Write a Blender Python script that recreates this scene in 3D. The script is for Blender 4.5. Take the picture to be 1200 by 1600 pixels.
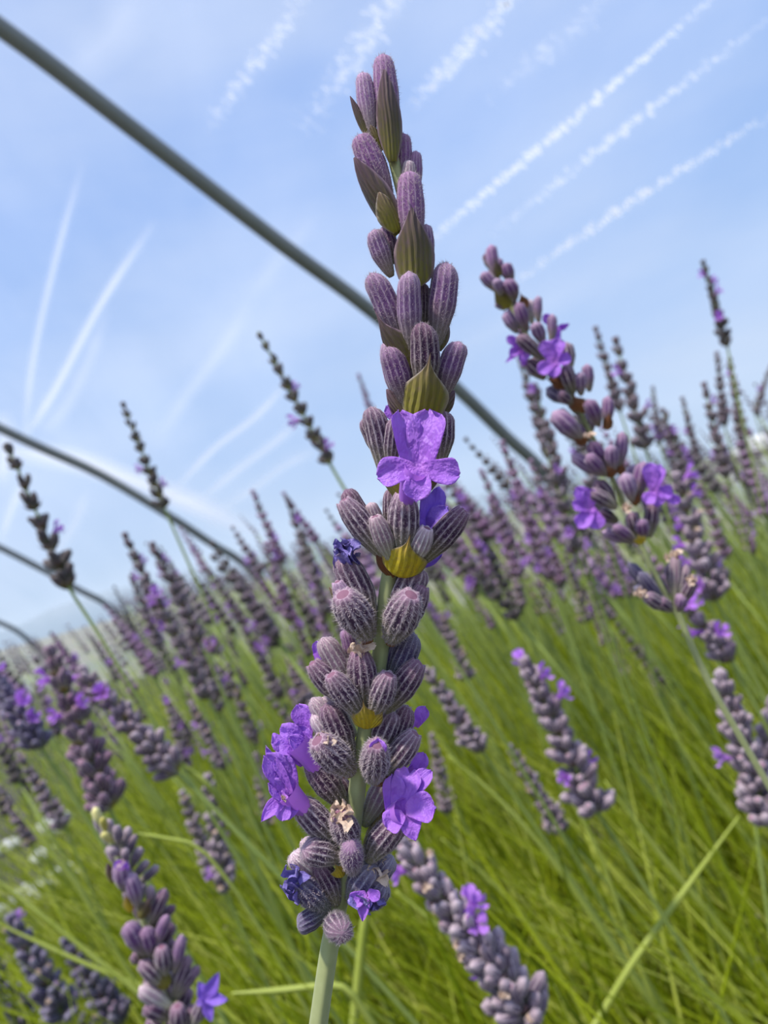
import bpy, math, random
import numpy as np
from mathutils import Vector, Matrix

for _o in list(bpy.data.objects):
    bpy.data.objects.remove(_o)
scn = bpy.context.scene
COL = scn.collection
rng = np.random.default_rng(11)
random.seed(5)

# ------------------------------------------------------------------ camera
FPX = 1200.0                       # focal length in pixels of the 1200x1600 frame
ROLL = math.radians(15.2)
PITCH = math.atan(48 / 1200)
CAMH = 0.55
CAM = np.array([0.0, 0.0, CAMH])
FW = np.array([0, math.cos(PITCH), math.sin(PITCH)])
R0 = np.array([1.0, 0, 0])
U0 = np.array([0, -math.sin(PITCH), math.cos(PITCH)])
RT = math.cos(ROLL) * R0 - math.sin(ROLL) * U0
UP = math.sin(ROLL) * R0 + math.cos(ROLL) * U0
HERO_D = 0.060

cam_d = bpy.data.cameras.new('camera')
cam_o = bpy.data.objects.new('camera', cam_d)
COL.objects.link(cam_o)
cam_o.matrix_world = Matrix(((RT[0], UP[0], -FW[0], CAM[0]), (RT[1], UP[1], -FW[1], CAM[1]),
                             (RT[2], UP[2], -FW[2], CAM[2]), (0, 0, 0, 1)))
cam_d.sensor_fit = 'VERTICAL'
cam_d.sensor_height = 24.0
cam_d.lens = 24.0 * FPX / 1600
cam_d.clip_start = 0.004
cam_d.clip_end = 2000
cam_d.dof.use_dof = True
cam_d.dof.focus_distance = HERO_D - 0.001
cam_d.dof.aperture_fstop = 31.0
scn.camera = cam_o

# ------------------------------------------------------------------ sky, sun, exposure
world = bpy.data.worlds.new('world')
scn.world = world
world.use_nodes = True
wn = world.node_tree.nodes
wl = world.node_tree.links
for n in list(wn):
    wn.remove(n)
w_out = wn.new('ShaderNodeOutputWorld')
w_bg = wn.new('ShaderNodeBackground')
w_tc = wn.new('ShaderNodeTexCoord')
w_sep = wn.new('ShaderNodeSeparateXYZ')
w_ramp = wn.new('ShaderNodeValToRGB')
w_map = wn.new('ShaderNodeMapping')
w_noise = wn.new('ShaderNodeTexNoise')
w_cr = wn.new('ShaderNodeValToRGB')
w_mix = wn.new('ShaderNodeMixRGB')
wl.new(w_tc.outputs['Generated'], w_sep.inputs[0])
wl.new(w_sep.outputs['Z'], w_ramp.inputs[0])
e = w_ramp.color_ramp.elements
e[0].position = 0.0
e[0].color = (0.60, 0.74, 0.90, 1)
e[1].position = 1.0
e[1].color = (0.13, 0.27, 0.68, 1)
m1 = w_ramp.color_ramp.elements.new(0.16)
m1.color = (0.36, 0.55, 0.88, 1)
m2 = w_ramp.color_ramp.elements.new(0.45)
m2.color = (0.20, 0.39, 0.82, 1)
w_map.inputs['Scale'].default_value = (1.0, 1.4, 3.0)
wl.new(w_tc.outputs['Generated'], w_map.inputs[0])
wl.new(w_map.outputs[0], w_noise.inputs['Vector'])
w_noise.inputs['Scale'].default_value = 1.6
w_noise.inputs['Detail'].default_value = 5
w_cr.color_ramp.elements[0].position = 0.42
w_cr.color_ramp.elements[0].color = (0, 0, 0, 1)
w_cr.color_ramp.elements[1].position = 0.85
w_cr.color_ramp.elements[1].color = (0.55, 0.55, 0.55, 1)
wl.new(w_noise.outputs[0], w_cr.inputs[0])
wl.new(w_cr.outputs[0], w_mix.inputs['Fac'])
wl.new(w_ramp.outputs[0], w_mix.inputs['Color1'])
w_mix.inputs['Color2'].default_value = (0.80, 0.86, 0.94, 1)
wl.new(w_mix.outputs[0], w_bg.inputs['Color'])
w_bg.inputs['Strength'].default_value = 1.0
wl.new(w_bg.outputs[0], w_out.inputs[0])

sun_d = bpy.data.lights.new('sun', 'SUN')
sun_d.energy = 5.6
sun_d.angle = math.radians(4)
sun_d.color = (1.0, 0.94, 0.84)
sun_o = bpy.data.objects.new('sun', sun_d)
COL.objects.link(sun_o)
sun_o.location = (-2, -2, 8)
sun_o.rotation_euler = Vector((-0.28, -0.30, 0.92)).to_track_quat('Z', 'Y').to_euler()

vs = scn.view_settings
vs.view_transform = 'Standard'
vs.look = 'None'
vs.gamma = 1
vs.use_curve_mapping = False
vs.exposure = 0.0

# ------------------------------------------------------------------ helpers
def ray(px, py):
    return (px - 600) / FPX * RT - (py - 800) / FPX * UP + FW

def pix(px, py, depth):
    return CAM + depth * ray(px, py)

def proj(P):
    d = np.asarray(P) - CAM
    z = d @ FW
    return 600 + FPX * (d @ RT) / z, 800 - FPX * (d @ UP) / z, z

def new_mat(name):
    m = bpy.data.materials.new(name)
    m.use_nodes = True
    nt = m.node_tree
    b = nt.nodes['Principled BSDF']
    return m, nt, b

def N(nt, kind, **kw):
    n = nt.nodes.new(kind)
    for k, v in kw.items():
        setattr(n, k, v)
    return n

def ramp(nt, src, stops):
    r = N(nt, 'ShaderNodeValToRGB')
    el = r.color_ramp.elements
    el[0].position, el[0].color = stops[0][0], (*stops[0][1], 1)
    el[1].position, el[1].color = stops[-1][0], (*stops[-1][1], 1)
    for p, c in stops[1:-1]:
        q = el.new(p)
        q.color = (*c, 1)
    nt.links.new(src, r.inputs[0])
    return r.outputs[0]

def mixc(nt, fac, a, b, mode='MIX'):
    m = N(nt, 'ShaderNodeMixRGB', blend_type=mode)
    for s, v in (('Fac', fac), ('Color1', a), ('Color2', b)):
        if isinstance(v, (int, float)):
            m.inputs[s].default_value = v
        elif isinstance(v, tuple):
            m.inputs[s].default_value = (*v, 1)
        else:
            nt.links.new(v, m.inputs[s])
    return m.outputs[0]

def attr(nt, name):
    a = N(nt, 'ShaderNodeAttribute')
    a.attribute_name = name
    return a.outputs['Fac']

def math_n(nt, op, a, b=0.0):
    m = N(nt, 'ShaderNodeMath', operation=op)
    for i, v in enumerate((a, b)):
        if isinstance(v, (int, float)):
            m.inputs[i].default_value = v
        else:
            nt.links.new(v, m.inputs[i])
    return m.outputs[0]

def noise(nt, scale, detail=3.0, coord='Object'):
    tc = N(nt, 'ShaderNodeTexCoord')
    n = N(nt, 'ShaderNodeTexNoise')
    n.inputs['Scale'].default_value = scale
    n.inputs['Detail'].default_value = detail
    nt.links.new(tc.outputs[coord], n.inputs['Vector'])
    return n.outputs[0]

def translucent(nt, bsdf, color, fac):
    t = N(nt, 'ShaderNodeBsdfTranslucent')
    mx = N(nt, 'ShaderNodeMixShader')
    mx.inputs[0].default_value = fac
    if isinstance(color, tuple):
        t.inputs['Color'].default_value = (*color, 1)
    else:
        nt.links.new(color, t.inputs['Color'])
    nt.links.new(bsdf.outputs[0], mx.inputs[1])
    nt.links.new(t.outputs[0], mx.inputs[2])
    nt.links.new(mx.outputs[0], nt.nodes['Material Output'].inputs[0])

MAT = {}

def calyx_mat(name, valley, ridge, base, tip, speck=0.5, nscale=15.0):
    m, nt, b = new_mat(name)
    t = attr(nt, 't')
    rib = attr(nt, 'rib')
    oi = N(nt, 'ShaderNodeObjectInfo')
    nz = noise(nt, nscale, 4)
    f = math_n(nt, 'ADD', math_n(nt, 'MULTIPLY', math_n(nt, 'POWER', rib, 2.4), 0.80), math_n(nt, 'MULTIPLY', math_n(nt, 'SUBTRACT', nz, 0.46), speck * 2.6))
    c = ramp(nt, f, [(0.12, valley), (0.5, tuple((a * 0.6 + d * 0.4) for a, d in zip(valley, ridge))), (0.85, ridge)])
    c = mixc(nt, ramp(nt, t, [(0.02, (0.9,) * 3), (0.22, (0.6,) * 3), (0.55, (0,) * 3)]), c, base)
    c = mixc(nt, ramp(nt, t, [(0.7, (0,) * 3), (1.0, (0.65,) * 3)]), c, tip)
    hv = N(nt, 'ShaderNodeHueSaturation')
    nt.links.new(c, hv.inputs['Color'])
    nt.links.new(math_n(nt, 'ADD', math_n(nt, 'MULTIPLY', oi.outputs['Random'], 0.5), 0.8), hv.inputs['Value'])
    nt.links.new(math_n(nt, 'ADD', math_n(nt, 'MULTIPLY', oi.outputs['Random'], -0.3), 1.1), hv.inputs['Saturation'])
    nt.links.new(hv.outputs[0], b.inputs['Base Color'])
    b.inputs['Roughness'].default_value = 0.75
    b.inputs['Sheen Weight'].default_value = 0.22
    b.inputs['Sheen Tint'].default_value = (0.95, 0.9, 0.95, 1)
    b.inputs['Specular IOR Level'].default_value = 0.2
    MAT[name] = m
    return m

calyx_mat('calyx', (0.050, 0.016, 0.052), (0.46, 0.37, 0.39), (0.25, 0.24, 0.11), (0.34, 0.19, 0.27))
calyx_mat('calyx_bud', (0.13, 0.05, 0.16), (0.44, 0.31, 0.42), (0.22, 0.20, 0.10), (0.48, 0.30, 0.42), 0.45)
calyx_mat('calyx_top', (0.23, 0.10, 0.25), (0.50, 0.35, 0.46), (0.24, 0.20, 0.14), (0.52, 0.30, 0.46), 0.4)
calyx_mat('calyx_pale', (0.24, 0.15, 0.20), (0.55, 0.50, 0.46), (0.38, 0.40, 0.20), (0.60, 0.42, 0.48), 0.4)
calyx_mat('calyx_slate', (0.060, 0.04, 0.10), (0.26, 0.24, 0.31), (0.16, 0.18, 0.11), (0.30, 0.26, 0.36))
calyx_mat('calyx_grey', (0.10, 0.065, 0.11), (0.47, 0.38, 0.41), (0.20, 0.20, 0.10), (0.56, 0.42, 0.46), 0.55)
calyx_mat('calyx_yellow', (0.45, 0.40, 0.08), (0.75, 0.68, 0.28), (0.42, 0.46, 0.10), (0.80, 0.70, 0.20), 0.3)
calyx_mat('far_calyx', (0.105, 0.075, 0.095), (0.33, 0.27, 0.29), (0.17, 0.17, 0.10), (0.34, 0.25, 0.30))
calyx_mat('far_calyx_dark', (0.06, 0.045, 0.05), (0.17, 0.15, 0.14), (0.12, 0.13, 0.06), (0.18, 0.15, 0.14))
calyx_mat('far_calyx_pink', (0.20, 0.10, 0.19), (0.44, 0.29, 0.42), (0.20, 0.17, 0.12), (0.45, 0.28, 0.44))

def bract_mat(name, base, mid, tip, edge):
    m, nt, b = new_mat(name)
    t = attr(nt, 't')
    u = attr(nt, 'u')
    c = ramp(nt, t, [(0.0, base), (0.45, mid), (0.95, tip)])
    nz = noise(nt, 14, 6)
    c = mixc(nt, ramp(nt, nz, [(0.45, (0,) * 3), (0.75, (0.55,) * 3)]), c, tip)
    vein = N(nt, 'ShaderNodeTexWave')
    vein.inputs['Scale'].default_value = 2.2
    vein.inputs['Distortion'].default_value = 4.0
    tc = N(nt, 'ShaderNodeTexCoord')
    nt.links.new(tc.outputs['Object'], vein.inputs['Vector'])
    c = mixc(nt, math_n(nt, 'MULTIPLY', vein.outputs['Fac'], 0.35), c, tuple(v * 0.6 for v in mid))
    c = mixc(nt, ramp(nt, u, [(0.80, (0,) * 3), (1.0, (0.8,) * 3)]), c, edge)
    nt.links.new(c, b.inputs['Base Color'])
    b.inputs['Roughness'].default_value = 0.6
    b.inputs['Sheen Weight'].default_value = 0.05
    bp = N(nt, 'ShaderNodeBump')
    bp.inputs['Strength'].default_value = 0.35
    bp.inputs['Distance'].default_value = 0.02
    nt.links.new(vein.outputs['Fac'], bp.inputs['Height'])
    nt.links.new(bp.outputs[0], b.inputs['Normal'])
    translucent(nt, b, c, 0.30)
    MAT[name] = m

bract_mat('bract_olive', (0.40, 0.36, 0.02), (0.30, 0.25, 0.04), (0.24, 0.15, 0.10), (0.58, 0.48, 0.42))
bract_mat('bract_yellow', (0.85, 0.68, 0.01), (0.72, 0.56, 0.02), (0.34, 0.20, 0.07), (0.36, 0.28, 0.20))
bract_mat('bract_brown', (0.38, 0.17, 0.04), (0.28, 0.10, 0.03), (0.18, 0.08, 0.05), (0.34, 0.20, 0.12))
bract_mat('bract_dark', (0.28, 0.26, 0.02), (0.15, 0.115, 0.045), (0.19, 0.10, 0.15), (0.42, 0.27, 0.36))

def petal_mat(name, c0, c1, c2, tr=0.35):
    m, nt, b = new_mat(name)
    t = attr(nt, 't')
    c = ramp(nt, t, [(0.0, c0), (0.35, c1), (1.0, c2)])
    nz = noise(nt, 5, 3)
    c = mixc(nt, math_n(nt, 'MULTIPLY', nz, 0.4), c, c2)
    nt.links.new(c, b.inputs['Base Color'])
    b.inputs['Roughness'].default_value = 0.5
    b.inputs['Sheen Weight'].default_value = 0.25
    b.inputs['Sheen Tint'].default_value = (0.9, 0.8, 1, 1)
    bp = N(nt, 'ShaderNodeBump')
    bp.inputs['Strength'].default_value = 0.22
    bp.inputs['Distance'].default_value = 0.03
    nt.links.new(noise(nt, 5, 2), bp.inputs['Height'])
    nt.links.new(bp.outputs[0], b.inputs['Normal'])
    translucent(nt, b, c, tr)
    MAT[name] = m

petal_mat('petal', (0.62, 0.22, 0.78), (0.50, 0.165, 0.80), (0.60, 0.27, 0.90), 0.42)
petal_mat('petal_blue', (0.30, 0.13, 0.70), (0.36, 0.17, 0.80), (0.42, 0.24, 0.86), 0.42)
petal_mat('petal_far', (0.46, 0.20, 0.66), (0.50, 0.23, 0.70), (0.54, 0.28, 0.76))
petal_mat('withered_blue', (0.05, 0.025, 0.18), (0.06, 0.035, 0.26), (0.22, 0.17, 0.50), 0.1)
petal_mat('withered_cream', (0.30, 0.16, 0.07), (0.62, 0.42, 0.28), (0.78, 0.60, 0.46), 0.2)

def plain(name, col, rough=0.6, tr=0.0, nz=None, sheen=0.0, metal=0.0):
    m, nt, b = new_mat(name)
    c = col
    if nz:
        c = mixc(nt, noise(nt, nz[0], 4), col, nz[1])
        nt.links.new(c, b.inputs['Base Color'])
    else:
        b.inputs['Base Color'].default_value = (*col, 1)
    b.inputs['Roughness'].default_value = rough
    b.inputs['Sheen Weight'].default_value = sheen
    b.inputs['Metallic'].default_value = metal
    if tr:
        translucent(nt, b, c, tr)
    MAT[name] = m

plain('fuzz', (0.56, 0.48, 0.50), 0.8, 0.4)
plain('mouth', (0.27, 0.13, 0.19), 0.85, 0, (30, (0.20, 0.08, 0.13)))
plain('stem', (0.30, 0.34, 0.12), 0.65, 0.12, (900, (0.44, 0.47, 0.22)), 0.3)
plain('stem_far', (0.24, 0.33, 0.05), 0.6, 0.2, (60, (0.36, 0.43, 0.12)))
plain('hoop_steel', (0.17, 0.185, 0.18), 0.55, 0, (9, (0.25, 0.27, 0.26)), 0, 0.25)
plain('stone', (0.72, 0.72, 0.70), 0.8, 0, (18, (0.50, 0.50, 0.48)))
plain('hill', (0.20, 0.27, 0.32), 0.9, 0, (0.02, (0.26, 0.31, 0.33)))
plain('shed_wall', (0.42, 0.31, 0.18), 0.9, 0, (0.8, (0.34, 0.24, 0.14)))
plain('shed_roof', (0.85, 0.82, 0.78), 0.6, 0, (2, (0.7, 0.66, 0.62)))

# green stalks and leaves: random tint stored per stalk
m, nt, b = new_mat('foliage')
c = ramp(nt, attr(nt, 'tint'), [(0.0, (0.15, 0.22, 0.008)), (0.3, (0.38, 0.47, 0.012)), (0.7, (0.60, 0.68, 0.03)), (1.0, (0.88, 0.90, 0.26))])
nt.links.new(c, b.inputs['Base Color'])
b.inputs['Roughness'].default_value = 0.5
translucent(nt, b, c, 0.5)
MAT['foliage'] = m

# ground inside and outside the tunnel
m, nt, b = new_mat('ground')
n1 = noise(nt, 3.0, 8)
n2 = noise(nt, 60.0, 4)
c = ramp(nt, n1, [(0.35, (0.030, 0.030, 0.026)), (0.65, (0.075, 0.072, 0.05))])
c = mixc(nt, math_n(nt, 'MULTIPLY', n2, 0.4), c, (0.12, 0.11, 0.08))
nt.links.new(c, b.inputs['Base Color'])
b.inputs['Roughness'].default_value = 0.95
MAT['ground'] = m
m, nt, b = new_mat('dry_field')
n1 = noise(nt, 0.25, 8)
c = ramp(nt, n1, [(0.35, (0.22, 0.24, 0.17)), (0.65, (0.34, 0.29, 0.20))])
nt.links.new(c, b.inputs['Base Color'])
b.inputs['Roughness'].default_value = 0.95
MAT['dry_field'] = m

# tunnel film: a clear sheet with a thin milky bloom
m, nt, b = new_mat('film')
nt.nodes.remove(b)
tr = N(nt, 'ShaderNodeBsdfTransparent')
tr.inputs[0].default_value = (0.97, 0.98, 0.99, 1)
tl = N(nt, 'ShaderNodeBsdfTranslucent')
tl.inputs[0].default_value = (0.92, 0.94, 0.97, 1)
mx = N(nt, 'ShaderNodeMixShader')
tc = N(nt, 'ShaderNodeTexCoord')
mp = N(nt, 'ShaderNodeMapping')
mp.inputs['Rotation'].default_value = (0, 0, math.radians(-45))
mp.inputs['Scale'].default_value = (2.2, 0.25, 2.2)
nz = N(nt, 'ShaderNodeTexNoise')
nz.inputs['Scale'].default_value = 1.3
nz.inputs['Detail'].default_value = 6
nt.links.new(tc.outputs['Object'], mp.inputs[0])
nt.links.new(mp.outputs[0], nz.inputs['Vector'])
f = ramp(nt, nz.outputs[0], [(0.25, (0.14,) * 3), (0.80, (0.28,) * 3)])
nt.links.new(f, mx.inputs[0])
nt.links.new(tr.outputs[0], mx.inputs[1])
nt.links.new(tl.outputs[0], mx.inputs[2])
nt.links.new(mx.outputs[0], nt.nodes['Material Output'].inputs[0])
MAT['film'] = m
m, nt, b = new_mat('film_crease')
nt.nodes.remove(b)
tr = N(nt, 'ShaderNodeBsdfTransparent')
tl = N(nt, 'ShaderNodeBsdfTranslucent')
tl.inputs[0].default_value = (1, 1, 1, 1)
df = N(nt, 'ShaderNodeBsdfDiffuse')
df.inputs[0].default_value = (0.95, 0.96, 0.98, 1)
m0 = N(nt, 'ShaderNodeMixShader')
m0.inputs[0].default_value = 0.25
mx = N(nt, 'ShaderNodeMixShader')
nt.links.new(tl.outputs[0], m0.inputs[1])
nt.links.new(df.outputs[0], m0.inputs[2])
nt.links.new(attr(nt, 'a'), mx.inputs[0])
nt.links.new(tr.outputs[0], mx.inputs[1])
nt.links.new(m0.outputs[0], mx.inputs[2])
nt.links.new(mx.outputs[0], nt.nodes['Material Output'].inputs[0])
MAT['film_crease'] = m

# ------------------------------------------------------------------ mesh building
def mesh(name, verts, faces, mats, attrs=None, smooth=True, mat_idx=None):
    me = bpy.data.meshes.new(name)
    me.from_pydata([tuple(map(float, v)) for v in verts], [], [tuple(int(i) for i in f) for f in faces])
    for mm in (mats if isinstance(mats, (list, tuple)) else [mats]):
        me.materials.append(MAT[mm])
    if attrs:
        for k, vals in attrs.items():
            a = me.attributes.new(k, 'FLOAT', 'POINT')
            a.data.foreach_set('value', np.asarray(vals, dtype=np.float32))
    if smooth:
        me.polygons.foreach_set('use_smooth', [True] * len(me.polygons))
    if mat_idx is not None:
        me.polygons.foreach_set('material_index', np.asarray(mat_idx, dtype=np.int32))
    me.update()
    return me

def grid_faces(nv, nu, off=0, closed=True):
    f = []
    for j in range(nv - 1):
        for i in range(nu if closed else nu - 1):
            a = off + j * nu + i
            b_ = off + j * nu + (i + 1) % nu
            f.append((a, b_, b_ + nu, a + nu))
    return f

def tube_geo(pts, rad, ns=8, square=0.0):
    pts = np.asarray(pts, float)
    n = len(pts)
    rad = np.broadcast_to(np.asarray(rad, float), (n,))
    T = np.gradient(pts, axis=0)
    T /= np.linalg.norm(T, axis=1)[:, None] + 1e-12
    ref = np.array([0.3, -1.0, 0.2])
    V = []
    for i in range(n):
        x = np.cross(ref, T[i])
        x /= np.linalg.norm(x) + 1e-12
        y = np.cross(T[i], x)
        for k in range(ns):
            a = 2 * math.pi * k / ns
            r = rad[i] * (1 + square * math.cos(4 * a))
            V.append(pts[i] + r * (math.cos(a) * x + math.sin(a) * y))
    F = grid_faces(n, ns)
    F.append(tuple(range(ns))[::-1])
    F.append(tuple(range((n - 1) * ns, n * ns)))
    return np.array(V), F

def smooth_path(pts, n):
    pts = np.asarray(pts, float)
    if len(pts) < 3:
        return pts[0] + np.linspace(0, 1, n)[:, None] * (pts[-1] - pts[0])
    P = np.vstack([2 * pts[0] - pts[1], pts, 2 * pts[-1] - pts[-2]])
    out = []
    m_ = len(pts) - 1
    for s in np.linspace(0, m_ - 1e-6, n):
        i = int(s)
        t = s - i
        a, b_, c_, d = P[i], P[i + 1], P[i + 2], P[i + 3]
        out.append(0.5 * ((2 * b_) + (c_ - a) * t + (2 * a - 5 * b_ + 4 * c_ - d) * t * t + (3 * b_ - a - 3 * c_ + d) * t ** 3))
    return np.array(out)

def calyx_geo(nu, nv, style='closed', ribs=13, bend=0.0, ribamp=0.06, seed=0):
    """unit calyx along +Z, width 1"""
    r_ = np.random.default_rng(seed)
    V, T, RB = [], [], []
    ts = list(np.linspace(0, 1, nv))
    wob = r_.uniform(-0.05, 0.05, 3)
    for t in ts:
        body = 0.30 + 0.70 * min(1, (t / 0.5)) ** 0.75 if t < 0.5 else 1.0 - 0.10 * ((t - 0.5) / 0.5)
        if style == 'closed':
            cap = 1.0 if t < 0.78 else math.sqrt(max(0.0, 1 - ((t - 0.78) / 0.22) ** 2.2))
            body *= max(cap, 0.02)
        elif style == 'slim':
            body = 0.4 + 0.6 * math.sin(math.pi * min(1, t / 0.62) * 0.5) if t < 0.62 else 1 - 0.25 * (t - 0.62) / 0.38
            cap = 1.0 if t < 0.86 else math.sqrt(max(0.0, 1 - ((t - 0.86) / 0.14) ** 2))
            body *= max(cap, 0.02)
        else:
            body *= 1.0 if t < 0.72 else 1.0 - 0.36 * ((t - 0.72) / 0.28) ** 1.6
        for i in range(nu):
            a = 2 * math.pi * i / nu
            c = 0.5 + 0.5 * math.cos(ribs * a)
            fade = min(1, t / 0.12) * min(1, (1 - t) / 0.10 + 0.25)
            r = 0.5 * body * (1 + ribamp * (c - 0.5) * 2 * fade)
            z = t
            if style == 'open' and t > 0.93:
                z += 0.018 * math.cos(5 * a)
            if style == 'closed' and t > 0.8:
                r *= 1 + 0.06 * math.cos(5 * a + seed)
            V.append((r * math.cos(a) + bend * t * t + wob[0] * math.sin(3 * t), r * math.sin(a) + wob[1] * math.sin(3 * t), z))
            T.append(t)
            RB.append(c)
    F = grid_faces(nv, nu)
    F.append(tuple(range(nu))[::-1])
    MI = [0] * len(F)
    if style == 'open':
        for dz, rr in ((-0.008, 0.66), (0.014, 0.35)):
            o = len(V)
            for i in range(nu):
                p = V[(nv - 1) * nu + i]
                V.append(((p[0] - bend) * rr + bend, p[1] * rr, 1 + dz))
                T.append(1)
                RB.append(1.0)
            for i in range(nu):
                a, b_ = o - nu + i, o - nu + (i + 1) % nu
                F.append((a, b_, b_ + nu, a + nu))
                MI.append(0 if dz < 0 else 1)
        F.append(tuple(range(len(V) - nu, len(V))))
        MI.append(1)
    else:
        F.append(tuple(range((nv - 1) * nu, nv * nu)))
        MI.append(0)
    return V, F, T, RB, MI

def add_fuzz(V, F, T, RB, MI, nu, nv, n, ln, seed, idx):
    """short hairs standing on the ribs: one thin sliver each"""
    r_ = np.random.default_rng(seed)
    A = np.array(V[:nu * nv])
    cen = np.stack([A[:, 0].reshape(nv, nu).mean(1), A[:, 1].reshape(nv, nu).mean(1)], 1)
    for k in range(n):
        jf = (nv - 1) * r_.uniform(0.05, 0.985)
        j = int(jf)
        i = int(r_.integers(nu))
        fj, fi = jf - j, r_.random()
        i2 = (i + 1) % nu
        p = (A[j * nu + i] * (1 - fi) + A[j * nu + i2] * fi) * (1 - fj) + (A[(j + 1) * nu + i] * (1 - fi) + A[(j + 1) * nu + i2] * fi) * fj
        nrm = np.array([p[0] - cen[j][0], p[1] - cen[j][1], 0])
        nrm /= np.linalg.norm(nrm) + 1e-9
        d = nrm + np.array([r_.normal(0, .5), r_.normal(0, .5), r_.normal(0.25, .5) * .35])
        d[2] += 0.5 * max(0, j / nv - 0.85) / 0.15
        tv = np.cross(nrm, [0, 0, 1])
        L = ln * r_.uniform(0.5, 1.2)
        o = len(V)
        w = 0.010
        V += [tuple(p - tv * w), tuple(p + tv * w), tuple(p + d * L)]
        T += [0.5] * 3
        RB += [1] * 3
        F.append((o, o + 1, o + 2))
        MI.append(idx)

PROTO = {}

def calyx_proto(key, nu, nv, style, mat, bend, seed, fuzz=0, ribamp=0.06, ribs=13):
    V, F, T, RB, MI = calyx_geo(nu, nv, style, ribs, bend, ribamp, seed)
    V, F, T, RB, MI = list(V), list(F), list(T), list(RB), list(MI)
    if fuzz:
        add_fuzz(V, F, T, RB, MI, nu, nv, fuzz, 0.085 if fuzz > 100 else 0.11, seed, 2)
    PROTO[key] = mesh('calyx', V, F, [mat, 'mouth', 'fuzz'], {'t': T, 'rib': RB}, True, MI)

for mt in ('calyx', 'calyx_bud', 'calyx_top', 'calyx_pale', 'calyx_slate'):
    for k in range(3):
        amp = 0.055 if mt in ('calyx', 'calyx_slate') else 0.028
        calyx_proto(('H', mt, 'closed', k), 52, 20, 'closed', mt, (-0.18, 0.12, 0.28)[k], k + 1, 1900, amp)
    calyx_proto(('H', mt, 'open', 0), 52, 20, 'open', mt, 0.08, 7, 1900, 0.06)
    calyx_proto(('H', mt, 'slim', 0), 39, 18, 'slim', mt, 0.1, 9, 1600, 0.025)
for mt in ('calyx', 'calyx_bud', 'calyx_top', 'calyx_pale', 'calyx_slate', 'calyx_grey', 'calyx_yellow', 'far_calyx', 'far_calyx_dark', 'far_calyx_pink'):
    for k in range(2):
        calyx_proto(('M', mt, 'closed', k), 16, 9, 'closed', mt, (-0.15, 0.2)[k], k + 1, 60, 0.07, 8)
    calyx_proto(('M', mt, 'open', 0), 16, 9, 'open', mt, 0.1, 5, 60, 0.07, 8)

def petal_geo(nu, nv, kind, seed):
    """unit petal: length 1 along +Z, width 1 along X, face towards +Y"""
    r_ = np.random.default_rng(seed)
    ph = r_.uniform(0, 6.28, 6)
    V, T, U = [], [], []
    for j in range(nv):
        v = j / (nv - 1)
        if kind == 'round':
            w = 0.30 + 0.70 * math.sin(math.pi * min(1, v * 0.62 + 0.0)) ** 0.8
            if v > 0.72:
                w *= math.sqrt(max(0, 1 - ((v - 0.72) / 0.285) ** 2))
        elif kind == 'notch':
            w = 0.40 + 0.60 * math.sin(math.pi * min(1, v * 0.6)) ** 0.9
            if v > 0.8:
                w *= math.sqrt(max(0, 1 - ((v - 0.8) / 0.23) ** 2))
        elif kind == 'point':
            w = 0.45 + 0.55 * math.sin(math.pi * min(1, v * 0.9 + 0.05))
            w *= (1 - v) ** 0.45 if v > 0.45 else 0.55 ** 0.45
            w *= 1.25
        elif kind == 'bract':
            w = (0.66 + 0.34 * math.sin(math.pi * min(1.0, v / 0.36) * 0.5)) if v < 0.36 else 0
            if v >= 0.36:
                s = (v - 0.36) / 0.64
                w = 0.86 * (0.5 + 0.5 * math.cos(math.pi * min(1, s * 1.18))) ** 1.15 + 0.14 * (1 - s) ** 0.6
            if v < 0.12:
                w *= 0.45 + 0.55 * math.sqrt(v / 0.12)
        elif kind == 'lance':
            w = math.sin(math.pi * (0.10 + 0.88 * v)) ** 0.9
        for i in range(nu):
            u = -1 + 2 * i / (nu - 1)
            x = 0.5 * w * u
            if kind in ('bract', 'lance'):
                y = -0.95 * (x * x) * 2 + 0.16 * math.sin(math.pi * v) - 0.10 * (v > 0.8) * (v - 0.8) + 0.03 * math.exp(-(u * 6) ** 2)
                z = v
            else:
                y = 0.35 * (u * w * 0.5) ** 2 * 2 - 0.22 * v * v + 0.09 * math.sin(3.1 * u + ph[0] + 2 * v) * v \
                    + 0.06 * math.sin(7 * u + ph[1]) * v * v + 0.03 * math.sin(9 * v + ph[2])
                z = v + 0.02 * math.sin(4 * u + ph[3]) * v * v
                if kind == 'notch' and v > 0.7:
                    z -= 0.16 * math.exp(-(u * 3) ** 2) * (v - 0.7) / 0.3
                x += 0.03 * math.sin(6 * v + ph[4])
            V.append((x, y, z))
            T.append(v)
            U.append(abs(u))
    return V, grid_faces(nv, nu, 0, False), T, U

def petal_proto(key, kind, mat, nu=9, nv=11, seed=0):
    V, F, T, U = petal_geo(nu, nv, kind, seed)
    # give the sheet a thin back face
    n = len(V)
    th = 0.03 if kind in ('bract', 'lance') else 0.015
    V2 = list(V) + [(x, y - th, z) for x, y, z in V]
    F2 = list(F) + [tuple(i + n for i in f[::-1]) for f in F]
    rim = [i for i in range(nu)] + [j * nu + nu - 1 for j in range(1, nv)] + [(nv - 1) * nu + i for i in range(nu - 2, -1, -1)] + [j * nu for j in range(nv - 2, 0, -1)]
    for a, b_ in zip(rim, rim[1:] + rim[:1]):
        F2.append((a, a + n, b_ + n, b_))
    PROTO[key] = mesh('bract' if kind in ('bract', 'lance') else 'petal', V2, F2, mat, {'t': T * 2, 'u': U * 2})

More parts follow.
